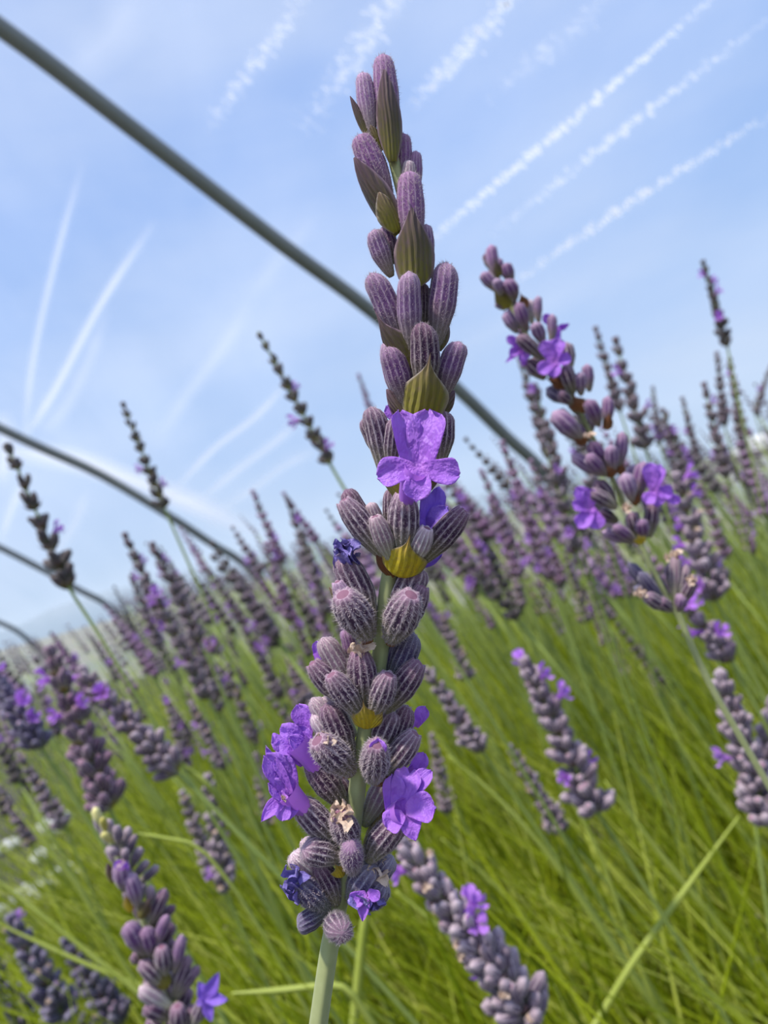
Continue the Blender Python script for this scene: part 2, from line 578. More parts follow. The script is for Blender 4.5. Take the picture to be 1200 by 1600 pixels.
for mt in ('petal', 'petal_blue'):
    for kd in ('round', 'notch', 'point'):
        for s in range(2):
            petal_proto(('P', mt, kd, s), kd, mt, 11, 13, s * 5 + 1)
for mt in ('bract_olive', 'bract_yellow', 'bract_brown', 'bract_dark'):
    petal_proto(('B', mt, 'bract'), 'bract', mt, 13, 18, 3)
    petal_proto(('B', mt, 'lance'), 'lance', mt, 9, 10, 4)

def crumple_geo(seed, lobes=6):
    r_ = np.random.default_rng(seed)
    V, F, T, U = [], [], [], []
    for k in range(lobes):
        pv, pf, pt, pu = petal_geo(7, 8, 'round', seed * 9 + k)
        o = len(V)
        az = 2 * math.pi * k / lobes + r_.uniform(-.4, .4)
        el = r_.uniform(0.15, 1.1)
        L = r_.uniform(0.6, 1.0)
        w = r_.uniform(0.4, 0.75)
        tw = r_.uniform(-1, 1)
        for x, y, z in pv:
            x, y, z = x * w, y * w, z * L
            y += 0.14 * math.sin(9 * z + k) + 0.08 * math.sin(13 * x + 5 * z)
            x += 0.10 * math.sin(11 * z + 2 * k)
            a = tw * z
            x, y = x * math.cos(a) - y * math.sin(a), x * math.sin(a) + y * math.cos(a)
            y, z = y * math.cos(el) - z * math.sin(el), y * math.sin(el) + z * math.cos(el)
            x, y = x * math.cos(az) - y * math.sin(az), x * math.sin(az) + y * math.cos(az)
            V.append((x, y, z))
        F += [tuple(i + o for i in f) for f in pf]
        T += pt
        U += pu
    return V, F, T, U

for mt in ('withered_blue', 'withered_cream'):
    for s in range(3):
        V, F, T, U = crumple_geo(s + 1)
        PROTO[('W', mt, s)] = mesh('withered_corolla', V, F, mt, {'t': T, 'u': U})

def corolla_geo(seed):
    """small five-lobed flower, +Z outwards, 1 unit across, for spikes seen small"""
    r_ = np.random.default_rng(seed)
    V, F, T, U = [], [], [], []
    tv, tf = tube_geo([(0, 0, -0.6), (0, 0, -0.3), (0, 0, 0)], [0.09, 0.12, 0.19], 8)
    V += [tuple(v) for v in tv]
    F += tf[:-2]
    T += [0.1] * len(tv)
    U += [0] * len(tv)
    for az, L, w, el in ((1.2, .55, .42, .55), (1.95, .55, .42, .55), (-1.57, .42, .36, 1.1), (-0.3, .42, .36, 1.1), (3.44, .42, .36, 1.1)):
        pv, pf, pt, pu = petal_geo(5, 6, 'round', seed * 7 + len(V))
        o = len(V)
        el += r_.uniform(-.2, .2)
        for x, y, z in pv:
            x, y, z = x * w, y * w, z * L
            y, z = y * math.cos(el) + (z * math.sin(el) + 0.13), -y * math.sin(el) + z * math.cos(el)
            a = az - math.pi / 2
            x, y = x * math.cos(a) - y * math.sin(a), x * math.sin(a) + y * math.cos(a)
            V.append((x, y, z))
        F += [tuple(i + o for i in f) for f in pf]
        T += pt
        U += pu
    return V, F, T, U

for mt in ('petal', 'petal_blue', 'petal_far'):
    for s in range(3):
        V, F, T, U = corolla_geo(s + 2)
        PROTO[('C', mt, s)] = mesh('corolla', V, F, mt, {'t': T, 'u': U})

# ------------------------------------------------------------------ objects
WM = {}

def link(name, me, parent=None, W=None):
    o = bpy.data.objects.new(name, me)
    COL.objects.link(o)
    W = W or Matrix.Identity(4)
    if parent is not None:
        o.parent = parent
        o.matrix_parent_inverse = WM[parent.name].inverted()
    o.matrix_basis = W
    WM[o.name] = W
    return o

def tag(o, label, cat, group=None, kind=None):
    o['label'] = label
    if cat:
        o['category'] = cat
    if group:
        o['group'] = group
    if kind:
        o['kind'] = kind
    return o

def empty(name, loc):
    return link(name, None, None, Matrix.Translation(Vector(loc)))

def frame(P0, P1, w, roll=0.0, th=None, face=None):
    """matrix that maps the unit piece onto the segment P0-P1, +Y towards the viewer side"""
    P0, P1 = np.asarray(P0), np.asarray(P1)
    z = P1 - P0
    L = np.linalg.norm(z)
    z = z / L
    tv = (CAM - P0) if face is None else np.asarray(face, float)
    y = tv - z * (tv @ z)
    n = np.linalg.norm(y)
    y = y / n if n > 1e-9 else np.cross(z, [1, 0, 0])
    x = np.cross(y, z)
    c, s = math.cos(roll), math.sin(roll)
    x, y = c * x + s * y, -s * x + c * y
    th = th or w
    return Matrix(((x[0] * w, y[0] * th, z[0] * L, P0[0]), (x[1] * w, y[1] * th, z[1] * L, P0[1]),
                   (x[2] * w, y[2] * th, z[2] * L, P0[2]), (0, 0, 0, 1)))

def world_mesh(name, V, F, mats, origin, parent, **kw):
    """a mesh given in world coordinates, stored round its own origin"""
    me = mesh(name, np.asarray(V) - np.asarray(origin), F, mats, **kw)
    return link(name, me, parent, Matrix.Translation(Vector(origin)))

# ================================================================== the setting
AZ = math.radians(-45)
AX = np.array([math.sin(AZ), math.cos(AZ), 0])       # along the tunnel
BX = np.array([math.cos(AZ), -math.sin(AZ), 0])      # across it
half = [(-0.5, 1.87), (0.0, 1.82), (0.46, 1.67), (0.86, 1.457), (1.15, 1.262), (1.58, 0.965), (1.90, 0.755),
        (2.246, 0.460), (2.45, 0.270), (2.62, 0.120), (2.76, -0.10), (2.86, -0.35), (2.90, -0.56)]
prof = [(-1.0 - x, y) for x, y in half[:0:-1]] + half
PROFP = smooth_path(np.array(prof), 97)

def sec(x, y, z):
    return np.array([0, 0, CAMH]) + x * BX + z * AX + np.array([0, 0, y])

# ground
G = 14
def ground_sheet(name, x0, x1, z0, z1, h, mat, label):
    V = [sec(x, -CAMH + h, z) for x, z in ((x0, z0), (x1, z0), (x1, z1), (x0, z1))]
    V += [v - np.array([0, 0, 0.05]) for v in V]
    F = [(0, 1, 2, 3), (7, 6, 5, 4), (0, 4, 5, 1), (1, 5, 6, 2), (2, 6, 7, 3), (3, 7, 4, 0)]
    o = world_mesh(name, V, F, mat, V[0], None, smooth=False)
    o['kind'] = 'structure'
    o['label'] = label
    return o

ground_sheet('floor', -3.95, 2.95, -8, 16, 0.0, 'ground', 'dark soil and ground cloth under the lavender rows')
fld = ground_sheet('field_ground', -400, 400, -300, 500, -0.03, 'dry_field', 'pale dry field outside the tunnel')

# hills on the skyline
V, F = [], []
n = 120
for i in range(n):
    a = math.radians(-100 + 150 * i / (n - 1))
    d = 300
    h = 6.0 + 3.0 * math.sin(i * 0.23) + 1.6 * math.sin(i * 0.61 + 1) + 0.6 * math.sin(i * 1.7)
    for dd, hh in ((-60, -0.3), (0, max(h, 1.5)), (60, -0.3)):
        V.append(((d + dd) * math.sin(a), (d + dd) * math.cos(a), hh))
for i in range(n - 1):
    for k in range(2):
        a = i * 3 + k
        F.append((a, a + 3, a + 4, a + 1))
o = world_mesh('hill_ridge', V, F, 'hill', V[0], None)
o['kind'] = 'structure'
o['label'] = 'low blue-grey hills along the skyline beyond the tunnel'

# film
HOOPZ = [-5.0, -2.7, -0.5, 1.70, 3.90, 5.85, 7.9, 10.0, 12.0]
zs = np.array(sorted(list(np.linspace(-7, 12.2, 97)) + [h + e_ for h in HOOPZ for e_ in (-0.03, 0, 0.03)]))
def film_pt(k, z):
    x, y = PROFP[k]
    nx, ny = (x + 0.5) / 3.4, max(0.0, (y + 0.55)) / 2.4
    l = math.hypot(nx, ny) + 1e-6
    d = min(abs(z - h) for h in HOOPZ)
    off = 0.027 - 0.014 * min(1, max(0, d - 0.03) / 0.8)
    return sec(x + nx / l * off, y + ny / l * off, z)
V = [film_pt(k, z) for z in zs for k in range(len(PROFP))]
film = world_mesh('ceiling', V, grid_faces(len(zs), len(PROFP), 0, False), 'film', sec(0, 1.8, 0), None)
film['kind'] = 'structure'
film['label'] = 'clear plastic film stretched over the growing tunnel'

from mathutils.bvhtree import BVHTree
FILM_TREE = BVHTree.FromPolygons([tuple(map(float, v)) for v in V], grid_faces(len(zs), len(PROFP), 0, False))

def film_hit(px, py, inset=0.003):
    """where the sight line of a pixel meets the tunnel film, a touch to the inside of it"""
    d = Vector(ray(px, py)).normalized()
    hit = FILM_TREE.ray_cast(Vector(CAM) + d * 0.3, d)[0]
    return None if hit is None else np.array(hit - d * inset)

def streak(name, pts, wpx, alpha, droplets=0, seed=0):
    r_ = np.random.default_rng(seed)
    path = smooth_path(np.array(pts, float), 60)
    V, F, A = [], [], []
    if droplets:
        # condensation beads hanging in a row below a fold of the film
        for k in range(droplets):
            s = r_.uniform(0, 1)
            i = int(s * 58)
            p = path[i] + (path[i + 1] - path[i]) * r_.random()
            tn = path[i + 1] - path[i]
            tn /= np.linalg.norm(tn)
            nn = np.array([-tn[1], tn[0]])
            q = p + nn * r_.normal(0, wpx * 0.35) + tn * r_.normal(0, 2)
            H = film_hit(*q)
            if H is None:
                continue
            dep = (H - CAM) @ FW
            sz = r_.uniform(2.2, 5.6) * dep / FPX * (0.5 + 0.8 * math.sin(math.pi * min(1, s * 0.75 + 0.15)))
            cdir = nn * r_.uniform(0.7, 1.5) + tn * r_.uniform(-.3, .6)
            e1 = film_hit(*(q + cdir * 3))
            e2 = film_hit(*(q + tn * 3))
            if e1 is None or e2 is None:
                continue
            e1 = e1 - H
            e2 = e2 - H
            e1 /= np.linalg.norm(e1)
            e2 -= e1 * (e2 @ e1)
            e2 /= np.linalg.norm(e2)
            up = np.cross(e1, e2)
            o = len(V)
            a_ = alpha * r_.uniform(0.35, 1.0) * (math.sin(math.pi * min(1, 0.08 + s * 0.8)))
            for j in range(8):
                an = math.pi * j / 4
                V.append(H + sz * (1.5 * math.cos(an) * e1 + 0.75 * math.sin(an) * e2))
                A.append(0)
            V += [H + up * sz * 0.1]
            A += [min(1, a_ * 1.7)]
            for j in range(8):
                F.append((o + j, o + (j + 1) % 8, o + 8))
    # the crease itself: a shallow ridge of gathered film
    o0 = len(V)
    rows = 0
    for i in range(60):
        s = i / 59
        tn = path[min(i + 1, 59)] - path[max(i - 1, 0)]
        tn /= np.linalg.norm(tn)
        nn = np.array([-tn[1], tn[0]])
        fade = min(1, s / 0.25) * min(1, (1 - s) / 0.25)
        pp = [film_hit(*(path[i] + nn * wpx * f_), 0.002 + (0.003 if abs(f_) < .2 else 0)) for f_ in (-1, -0.45, 0, 0.45, 1)]
        if any(p is None for p in pp):
            continue
        V += pp
        aa = (0.22 if droplets else 1) * alpha * fade
        A += [0, aa * 0.45, aa, aa * 0.45, 0]
        rows += 1
    for i in range(rows - 1):
        for k in range(4):
            a = o0 + i * 5 + k
            F.append((a, a + 1, a + 6, a + 5))
    org = V[len(V) // 2]
    ob = world_mesh(name, V, F, 'film_crease', org, film, attrs={'a': A})
    return ob

streak('condensation_row', [(660, 385), (780, 283), (950, 140), (1130, -20)], 9, 0.8, 260, 1)['kind'] = 'stuff'
streak('condensation_row', [(770, 365), (900, 262), (1030, 160), (1220, 15)], 11, 0.5, 170, 2)['kind'] = 'stuff'
streak('condensation_row', [(800, 445), (920, 360), (1050, 275), (1220, 168)], 10, 0.7, 180, 3)['kind'] = 'stuff'
streak('condensation_row', [(320, 205), (375, 130), (430, 60), (480, -20)], 20, 0.40, 180, 4)['kind'] = 'stuff'
streak('condensation_row', [(470, 200), (540, 110), (600, 20), (640, -30)], 34, 0.42, 240, 5)['kind'] = 'stuff'
streak('condensation_row', [(640, 170), (700, 105), (770, 30), (810, -20)], 20, 0.45, 220, 6)['kind'] = 'stuff'
streak('condensation_row', [(760, 160), (830, 100), (900, 40), (960, -20)], 26, 0.20, 120, 7)['kind'] = 'stuff'
for pts, w, al in (([(36, 705), (52, 560), (88, 400), (130, 250)], 10, 0.50),
                   ([(34, 690), (85, 610), (160, 470), (245, 340)], 11, 0.70),
                   ([(60, 680), (100, 640), (140, 560), (170, 470)], 16, 0.25),
                   ([(262, 780), (330, 705), (400, 650), (455, 590)], 10, 0.60),
                   ([(290, 800), (370, 735), (430, 690), (470, 655)], 12, 0.5),
                   ([(320, 815), (400, 760), (450, 725), (500, 700)], 12, 0.35),
                   ([(240, 700), (290, 620), (350, 540), (390, 470)], 18, 0.25),
                   ([(0, 640), (8, 700), (0, 760)], 26, 0.6),
                   ([(0, 850), (20, 790), (50, 735)], 12, 0.45),
                   ([(140, 760), (110, 830), (60, 900)], 14, 0.3),
                   ([(380, 480), (440, 400), (500, 330)], 22, 0.15),
                   ([(100, 120), (170, 60), (220, -20)], 50, 0.22),
                   ([(690, 560), (800, 500), (950, 420)], 30, 0.12)):
    streak('film_crease', pts, w, al, 0, len(pts))
# bright gathered band of film lying on the upper side of the second hoop
streak('film_crease', [(-40, 700), (100, 716), (200, 748), (300, 786), (440, 850)], 24, 1.0)

# hoops
hl = {1.70: 'thick grey steel tunnel hoop crossing the sky behind the tall spike',
      3.90: 'grey steel hoop holding the creased film, second one down the tunnel',
      5.85: 'thin grey steel hoop third along the tunnel',
      7.9: 'distant steel hoop fourth along the tunnel', 10.0: 'distant steel hoop near the tunnel end'}
for hz, lab in hl.items():
    P = np.array([sec(x, y, hz) for x, y in PROFP])
    Vt, Ft = tube_geo(P, 0.024, 14)
    rootp = P[-1]
    t_ = empty('tunnel_hoop', rootp)
    tag(t_, lab, 'hoop', 'steel hoops of the tunnel')
    world_mesh('tube', Vt, Ft, 'hoop_steel', rootp, t_)
    # ground sockets the hoop stands in
    for E_ in (P[-1], P[0]):
        Vs, Fs = tube_geo([E_ + np.array([0, 0, -0.04]), E_ + np.array([0, 0, 0.2])], 0.030, 10)
        world_mesh('ground_socket', Vs, Fs, 'hoop_steel', E_, t_)

# shed with a pale roof beyond the tunnel, at the skyline
sp = pix(1235, 676, 30.0)
sh = empty('storage_shed', (sp[0], sp[1], -0.03))
tag(sh, 'low tan shed with a pale roof beyond the tunnel side', 'shed')
def box(c, sx, sy, sz, rz=0):
    out = []
    for x, y, z in ((-1, -1, 0), (1, -1, 0), (1, 1, 0), (-1, 1, 0), (-1, -1, 1), (1, -1, 1), (1, 1, 1), (-1, 1, 1)):
        X, Y = x * sx / 2, y * sy / 2
        out.append((c[0] + X * math.cos(rz) - Y * math.sin(rz), c[1] + X * math.sin(rz) + Y * math.cos(rz), c[2] + z * sz))
    return out, [(3, 2, 1, 0), (4, 5, 6, 7), (0, 1, 5, 4), (1, 2, 6, 5), (2, 3, 7, 6), (3, 0, 4, 7)]
top = sp[2] - 0.30
Vb, Fb = box((sp[0], sp[1], -0.05), 3.6, 3.0, top + 0.05, 0.2)
world_mesh('wall', Vb, Fb, 'shed_wall', sp, sh, smooth=False)
Vr = []
for x, y, z in ((-2, -1.7, 0), (2, -1.7, 0), (2, 1.7, 0), (-2, 1.7, 0), (-2, 0, .55), (2, 0, .55)):
    Vr.append((sp[0] + x * math.cos(.2) - y * math.sin(.2), sp[1] + x * math.sin(.2) + y * math.cos(.2), top + z))
world_mesh('roof', Vr, [(0, 1, 5, 4), (2, 3, 4, 5), (3, 0, 4), (1, 2, 5), (3, 2, 1, 0)], 'shed_roof', sp, sh, smooth=False)

# pale stones lying on the dark ground at the left
for k, (px, py, sz) in enumerate(((92, 1302, .055), (-2, 1440, .036), (62, 1408, .042), (112, 1376, .038), (70, 1345, .03), (15, 1330, .03))):
    d = ray(px, py)
    g = CAM + d * (-(CAMH - 0.0) / d[2])
    r_ = np.random.default_rng(k)
    V, F = [], []
    nu, nv = 12, 7
    ph = r_.uniform(0, 6, 4)
    for j in range(nv):
        th = math.pi * (j + 0.02) / (nv - 1 + 0.04)
        for i in range(nu):
            a = 2 * math.pi * i / nu
            rr = sz * (1 + 0.18 * math.sin(2 * a + ph[0]) + 0.1 * math.sin(3 * a + ph[1] + 2 * th))
            V.append((g[0] + rr * 1.2 * math.sin(th) * math.cos(a), g[1] + rr * math.sin(th) * math.sin(a), 0.45 * sz + 0.6 * rr * math.cos(th)))
    F = grid_faces(nv, nu)
    o = world_mesh('stone', V, F, 'stone', g, None)
    tag(o, 'pale stone on the dark ground in a gap between lavender stalks', 'stone', 'pale stones on the ground')

# ================================================================== lavender spikes
def stem_to_ground(P, dirv, lean=0.18, bend=0.45):
    """carry a stem from P downwards to its root on the ground"""
    P = np.asarray(P)
    d = np.asarray(dirv) / np.linalg.norm(dirv)
    h = P[2]
    root = np.array([P[0] + d[0] * h * min(0.5, bend * 1.1) + lean * 0.3, P[1] + abs(d[1]) * h * 0.15 + 0.12 * h, 0.0])
    c = P + d * h * bend
    ts = np.linspace(0, 1, 14)[1:, None]
    return (1 - ts) ** 2 * P + 2 * ts * (1 - ts) * c + ts ** 2 * root, root

LV = []
class Spike:
    def __init__(self, name, label, axis, depth, stem_w, group=None, mat='stem', ns=10, lean=0.18):
        """axis: pixel points from the tip of the head down the stem"""
        self.depth = depth
        pts = np.array([pix(a[0], a[1], depth + (a[2] / 1000 if len(a) > 2 else 0)) for a in axis])
        path = smooth_path(pts, max(20, 6 * len(pts)))
        tail, root = stem_to_ground(path[-1], path[-1] - path[-4], lean)
        full = np.vstack([path, tail])
        k = len(full)
        r = stem_w * depth / FPX / 2
        rad = np.full(k, r)
        rad[:len(path)] = r * (0.6 + 0.4 * np.linspace(0, 1, len(path)))
        rad[len(path):] = np.linspace(r, max(r, 0.0011), k - len(path))
        self.root = root
        self.path = path
        self.o = empty(name, root)
        tag(self.o, label, 'lavender', group)
        Vt, Ft = tube_geo(full, rad, ns, 0.10)
        world_mesh('stem', Vt, Ft, mat, full[0], self.o)
        self.k = 0

    def put(self, name, me, b, t, w, roll=0.0, thf=1.0, parent=None):
        """b, t: (px, py, mm behind the stem axis)"""
        P0 = pix(b[0], b[1], self.depth + b[2] / 1000)
        P1 = pix(t[0], t[1], self.depth + t[2] / 1000)
        wm = w * self.depth / FPX
        return link(name, me, parent or self.o, frame(P0, P1, wm, roll, wm * thf))

    def calyx(self, bx, by, tx, ty, w, lay='s', mat='calyx', style='closed', lod='H', db=None, dt=None):
        sc = self.depth / 0.06
        d = {'f': (-0.9, -2.2), 'F': (-1.2, -3.6), 's': (-0.1, -0.3), 'r': (0.7, 0.6), 'b': (1.3, 2.0)}[lay]
        # depth offsets are in real millimetres
        b = (bx, by, d[0] if db is None else db)
        t = (tx, ty, d[1] if dt is None else dt)
        self.k += 1
        if lod == 'H':
            key = ('H', mat, style, self.k % 3 if style == 'closed' else 0)
        else:
            key = ('M', mat, style, self.k % 2 if style == 'closed' else 0)
        return self.put('calyx', PROTO[key], b, t, w * 1.04, (self.k * 2.399) % 6.28 if style == 'closed' and lod == 'M' else (self.k % 3 - 1) * 0.3)

    def bract(self, bx, by, tx, ty, w, lay='f', mat='bract_olive', kind='bract', db=None, dt=None, roll=0.0, thf=0.8):
        d = {'f': (-1.0, -1.6), 'F': (-1.4, -2.6), 's': (-0.3, -0.6), 'r': (0.8, 0.8)}[lay]
        return self.put('bract', PROTO[('B', mat, kind)], (bx, by, d[0] if db is None else db), (tx, ty, d[1] if dt is None else dt), w, roll, thf)

    def withered(self, bx, by, tx, ty, w, mat, d=-1.5, s=0):
        return self.put('withered_corolla', PROTO[('W', mat, s)], (bx, by, d), (tx, ty, d - 0.5), w)

    def flower(self, tube, petals, mat='petal', r0=9, r1=19):
        """tube: pixel path (px,py,mm) from inside the calyx to the throat; petals: (base, tip, width, kind, roll)"""
        pts = smooth_path(np.array([pix(a[0], a[1], self.depth + a[2] / 1000) for a in tube]), 8)
        rr = np.linspace(r0, r1, 8) * self.depth / FPX
        Vt, Ft = tube_geo(pts, rr, 14)
        T = np.repeat(np.linspace(0.6, 0.1, 8), 14)
        c = world_mesh('corolla', Vt, Ft[:-2], mat, pts[0], self.o, attrs={'t': T})
        for i, (b, t, w, kd, roll) in enumerate(petals):
            self.put('petal', PROTO[('P', mat, kd, i % 2)], b, t, w, roll, 0.75, c)
        return c

# ---------------------------------------------------------------- the tall sharp spike
H = Spike('lavender_spike', 'tall sharp lavender spike in front with open violet flowers and yellow bracts',
          [(606, 150), (612, 230), (625, 290), (640, 350), (648, 420), (645, 480), (650, 560), (650, 640), (646, 700), (634, 780),
           (622, 850), (606, 910), (599, 980), (590, 1050), (576, 1120), (562, 1200), (550, 1300), (532, 1400), (515, 1480), (496, 1610)],
          HERO_D, 27, ns=16, lean=0.05)
C = H.calyx
# top buds
C(581, 215, 570, 112, 29, 's', 'calyx_top', 'slim')
C(612, 235, 602, 84, 38, 's', 'calyx_top', 'slim')
H.bract(614, 252, 600, 108, 40, 's', 'bract_dark', 'lance', -0.9, -1.4)
H.bract(580, 222, 547, 150, 15, 's', 'bract_dark', 'lance')
H.bract(598, 235, 578, 195, 20, 's', 'bract_olive', 'lance', -0.2, -0.6)
C(608, 318, 565, 207, 42, 's', 'calyx_top', 'slim')
H.bract(622, 366, 553, 246, 44, 's', 'bract_dark', 'lance', -0.9, -1.5, -0.35)
H.bract(621, 362, 592, 300, 36, 's', 'bract_olive', 'lance', -1.2, -1.7, 0.3)
C(628, 298, 633, 208, 30, 'r', 'calyx_top', 'slim')
C(648, 310, 652, 236, 22, 'r', 'calyx_top', 'slim')
C(636, 310, 642, 250, 22, 's', 'calyx_pale', 'slim')
C(646, 405, 644, 266, 42, 'f', 'calyx_top', 'slim', db=-0.7, dt=-1.0)
H.bract(650, 447, 641, 300, 64, 'f', 'bract_dark', 'bract', -1.4, -1.7)
C(670, 420, 668, 350, 22, 's', 'calyx_bud', 'slim')
C(612, 432, 578, 362, 30, 's', 'calyx_bud')
C(615, 412, 604, 352, 24, 'r', 'calyx_bud')
# second tier
C(630, 552, 590, 423, 39, 's', 'calyx_bud', db=-0.5, dt=-0.9)
H.bract(641, 580, 584, 482, 52, 's', 'bract_dark', 'bract', -1.0, -1.6, -0.5)
C(645, 560, 632, 424, 36, 'f', 'calyx_bud')
C(678, 545, 703, 410, 43, 's', 'calyx_bud')
C(660, 530, 667, 442, 22, 'r', 'calyx')
H.bract(684, 548, 694, 490, 30, 's', 'bract_dark', 'lance', 0.2, 0.1)
# third tier
C(633, 648, 598, 533, 30, 's', 'calyx_bud')
C(638, 640, 612, 540, 38, 'f', 'calyx_bud', db=-0.7, dt=-1.3)
C(660, 628, 672, 504, 43, 'F', 'calyx', db=-1.2, dt=-2.0)
C(688, 632, 711, 532, 38, 's', 'calyx_bud')
H.bract(658, 656, 673, 550, 76, 'F', 'bract_olive', 'bract', -1.8, -2.9, 0, 0.9)
H.bract(645, 668, 604, 608, 30, 's', 'bract_dark', 'lance', -0.9, -0.9)
H.bract(682, 652, 710, 610, 26, 's', 'bract_dark', 'lance', -0.5, -0.5)
# flower tier
C(600, 725, 571, 652, 26, 's', 'calyx')
C(602, 748, 590, 634, 37, 'f', 'calyx', db=-0.6, dt=-1.0)
C(610, 740, 612, 652, 28, 'f', 'calyx', db=-0.9, dt=-1.5)
C(686, 728, 697, 641, 36, 's', 'calyx')
C(668, 728, 690, 634, 30, 'r', 'calyx')
H.bract(630, 782, 576, 682, 46, 'f', 'bract_olive', 'bract', -0.9, -0.8, -0.5)
H.bract(640, 782, 690, 735, 34, 's', 'bract_olive', 'lance', -0.5, -0.6, 0.4)
H.flower([(634, 800, -2.0), (638, 765, -2.9), (652, 732, -4.0)],
         [((641, 738, -3.5), (630, 640, -3.3), 52, 'round', 0.55), ((662, 740, -3.6), (667, 637, -3.0), 60, 'round', -0.25),
          ((648, 730, -4.0), (590, 742, -4.4), 46, 'round', 0.3), ((654, 730, -4.1), (652, 780, -5.0), 42, 'round', 0.0),
          ((658, 731, -4.0), (718, 740, -4.4), 42, 'round', -0.3)])
H.flower([(625, 690, 1.0), (620, 665, 0.6), (618, 655, 0.4)],
         [((635, 668, -0.3), (606, 632, -0.6), 30, 'round', 0.2), ((690, 660, 0.9), (697, 632, 0.7), 14, 'point', 0)], r0=5, r1=8)
# yellow bract tier
C(592, 850, 534, 768, 32, 's', 'calyx', db=0.1, dt=0.2)
C(602, 872, 539, 780, 39, 'f', 'calyx', 'open', db=-0.7, dt=-1.2)
C(596, 832, 580, 784, 23, 's', 'calyx_pale', 'slim')
C(614, 840, 607, 762, 26, 'r', 'calyx')
C(628, 872, 636, 772, 46, 'F', 'calyx', 'open', db=-1.4, dt=-2.0)
C(612, 876, 588, 806, 30, 'F', 'calyx_pale', 'open', db=-1.6, dt=-2.4)
C(645, 880, 670, 826, 30, 'F', 'calyx_pale', 'open', db=-1.5, dt=-2.4)
C(655, 880, 728, 800, 38, 'f', 'calyx', 'open', db=-0.9, dt=-1.4)
H.bract(624, 902, 641, 836, 72, 'F', 'bract_yellow', 'bract', -1.7, -3.0, 0, 0.8)
H.bract(615, 902, 588, 862, 22, 's', 'bract_brown', 'lance', -0.5, -1.2)
H.flower([(650, 860, 0.9), (665, 830, 0.6), (676, 810, 0.4)],
         [((662, 838, 0.0), (680, 760, -0.3), 44, 'notch', 0.4), ((668, 838, -0.2), (694, 790, -0.6), 36, 'round', -0.5),
          ((668, 830, 0.2), (698, 818, 0.5), 30, 'round', 0.5), ((655, 885, 0.6), (692, 866, 0.4), 18, 'point', 0.2)], 'petal_blue', 8, 14)
# next tier: pair of clusters
C(580, 985, 546, 866, 46, 's', 'calyx', db=-0.2, dt=-0.2)
H.withered(552, 884, 528, 830, 42, 'withered_blue', -0.8, 0)
H.withered(545, 866, 518, 842, 26, 'withered_blue', -0.9, 1)
C(556, 972, 529, 908, 28, 'f', 'calyx_bud', 'open', db=-0.7, dt=-1.2)
C(577, 998, 539, 926, 50, 'F', 'calyx', 'open', db=-1.1, dt=-3.6)
H.bract(572, 1004, 514, 918, 34, 's', 'bract_olive', 'lance', -0.3, -0.3, -0.8)
C(548, 935, 536, 885, 16, 'r', 'calyx_top', 'slim')
C(614, 985, 645, 882, 50, 'r', 'calyx', db=0.5, dt=0.5)
C(628, 990, 664, 918, 34, 's', 'calyx', 'open', db=-0.4, dt=-1.0)
C(608, 1003, 647, 930, 50, 'F', 'calyx', 'open', db=-1.1, dt=-3.6)
H.bract(606, 1006, 655, 965, 34, 's', 'bract_olive', 'lance', -0.5, -0.7, 0.6)
H.bract(582, 1006, 562, 992, 20, 'F', 'bract_brown', 'bract', -1.5, -1.9)
H.bract(603, 1006, 622, 995, 20, 'F', 'bract_brown', 'bract', -1.5, -1.9)
C(592, 985, 594, 945, 14, 'r', 'calyx_pale', 'slim')
# tier with yellow star bract
C(552, 1085, 507, 994, 36, 's', 'calyx_pale', db=-0.2, dt=-0.4)
C(550, 1045, 545, 982, 22, 'r', 'calyx_top')
H.flower([(505, 1045, 1.2), (498, 1030, 1.4), (494, 1020, 1.5)], [((496, 1035, 1.4), (495, 1002, 1.4), 16, 'round', 0)], r0=4, r1=6)
C(545, 1100, 490, 1034, 37, 's', 'calyx', 'open', db=-0.5, dt=-0.9)
C(571, 1108, 566, 1018, 43, 'f', 'calyx', 'open', db=-1.1, dt=-1.5)
H.withered(566, 1022, 564, 998, 34, 'withered_cream', -1.5, 0)
C(565, 1120, 519, 1052, 36, 'F', 'calyx', 'open', db=-1.5, dt=-2.6)
C(583, 1120, 611, 1055, 37, 'F', 'calyx', 'open', db=-1.5, dt=-2.6)
C(600, 1112, 658, 1038, 40, 'f', 'calyx', 'open', db=-0.8, dt=-1.2)
C(602, 1080, 656, 993, 38, 's', 'calyx_slate', db=0.2, dt=0.2)
C(603, 1065, 613, 1000, 18, 'r', 'calyx_slate')
H.bract(575, 1139, 567, 1094, 44, 'F', 'bract_yellow', 'bract', -1.9, -3.0)
H.bract(572, 1136, 552, 1112, 22, 'F', 'bract_yellow', 'lance', -1.9, -2.3)
H.bract(576, 1136, 597, 1112, 22, 'F', 'bract_yellow', 'lance', -1.9, -2.3)
# tier of the lower whorl
C(552, 1182, 490, 1088, 32, 's', 'calyx_pale', db=0.3, dt=0.3)
C(556, 1150, 508, 1085, 24, 'r', 'calyx_pale')
C(550, 1192, 484, 1118, 29, 's', 'calyx_pale', db=0.0, dt=0.0)
C(548, 1196, 515, 1096, 42, 's', 'calyx', db=-0.3, dt=-0.5)
C(551, 1208, 497, 1153, 46, 'F', 'calyx', 'open', db=-1.1, dt=-3.0)
H.withered(510, 1168, 494, 1152, 30, 'withered_cream', -2.8, 2)
C(583, 1221, 592, 1164, 41, 'F', 'calyx', 'open', db=-1.2, dt=-4.2)
H.put('petal', PROTO[('P', 'petal', 'round', 0)], (590, 1184, -4.0), (591, 1158, -4.4), 26)
C(596, 1215, 652, 1148, 38, 'f', 'calyx', 'open', db=-0.6, dt=-1.0)
C(598, 1195, 646, 1106, 34, 's', 'calyx', db=0.4, dt=0.5)
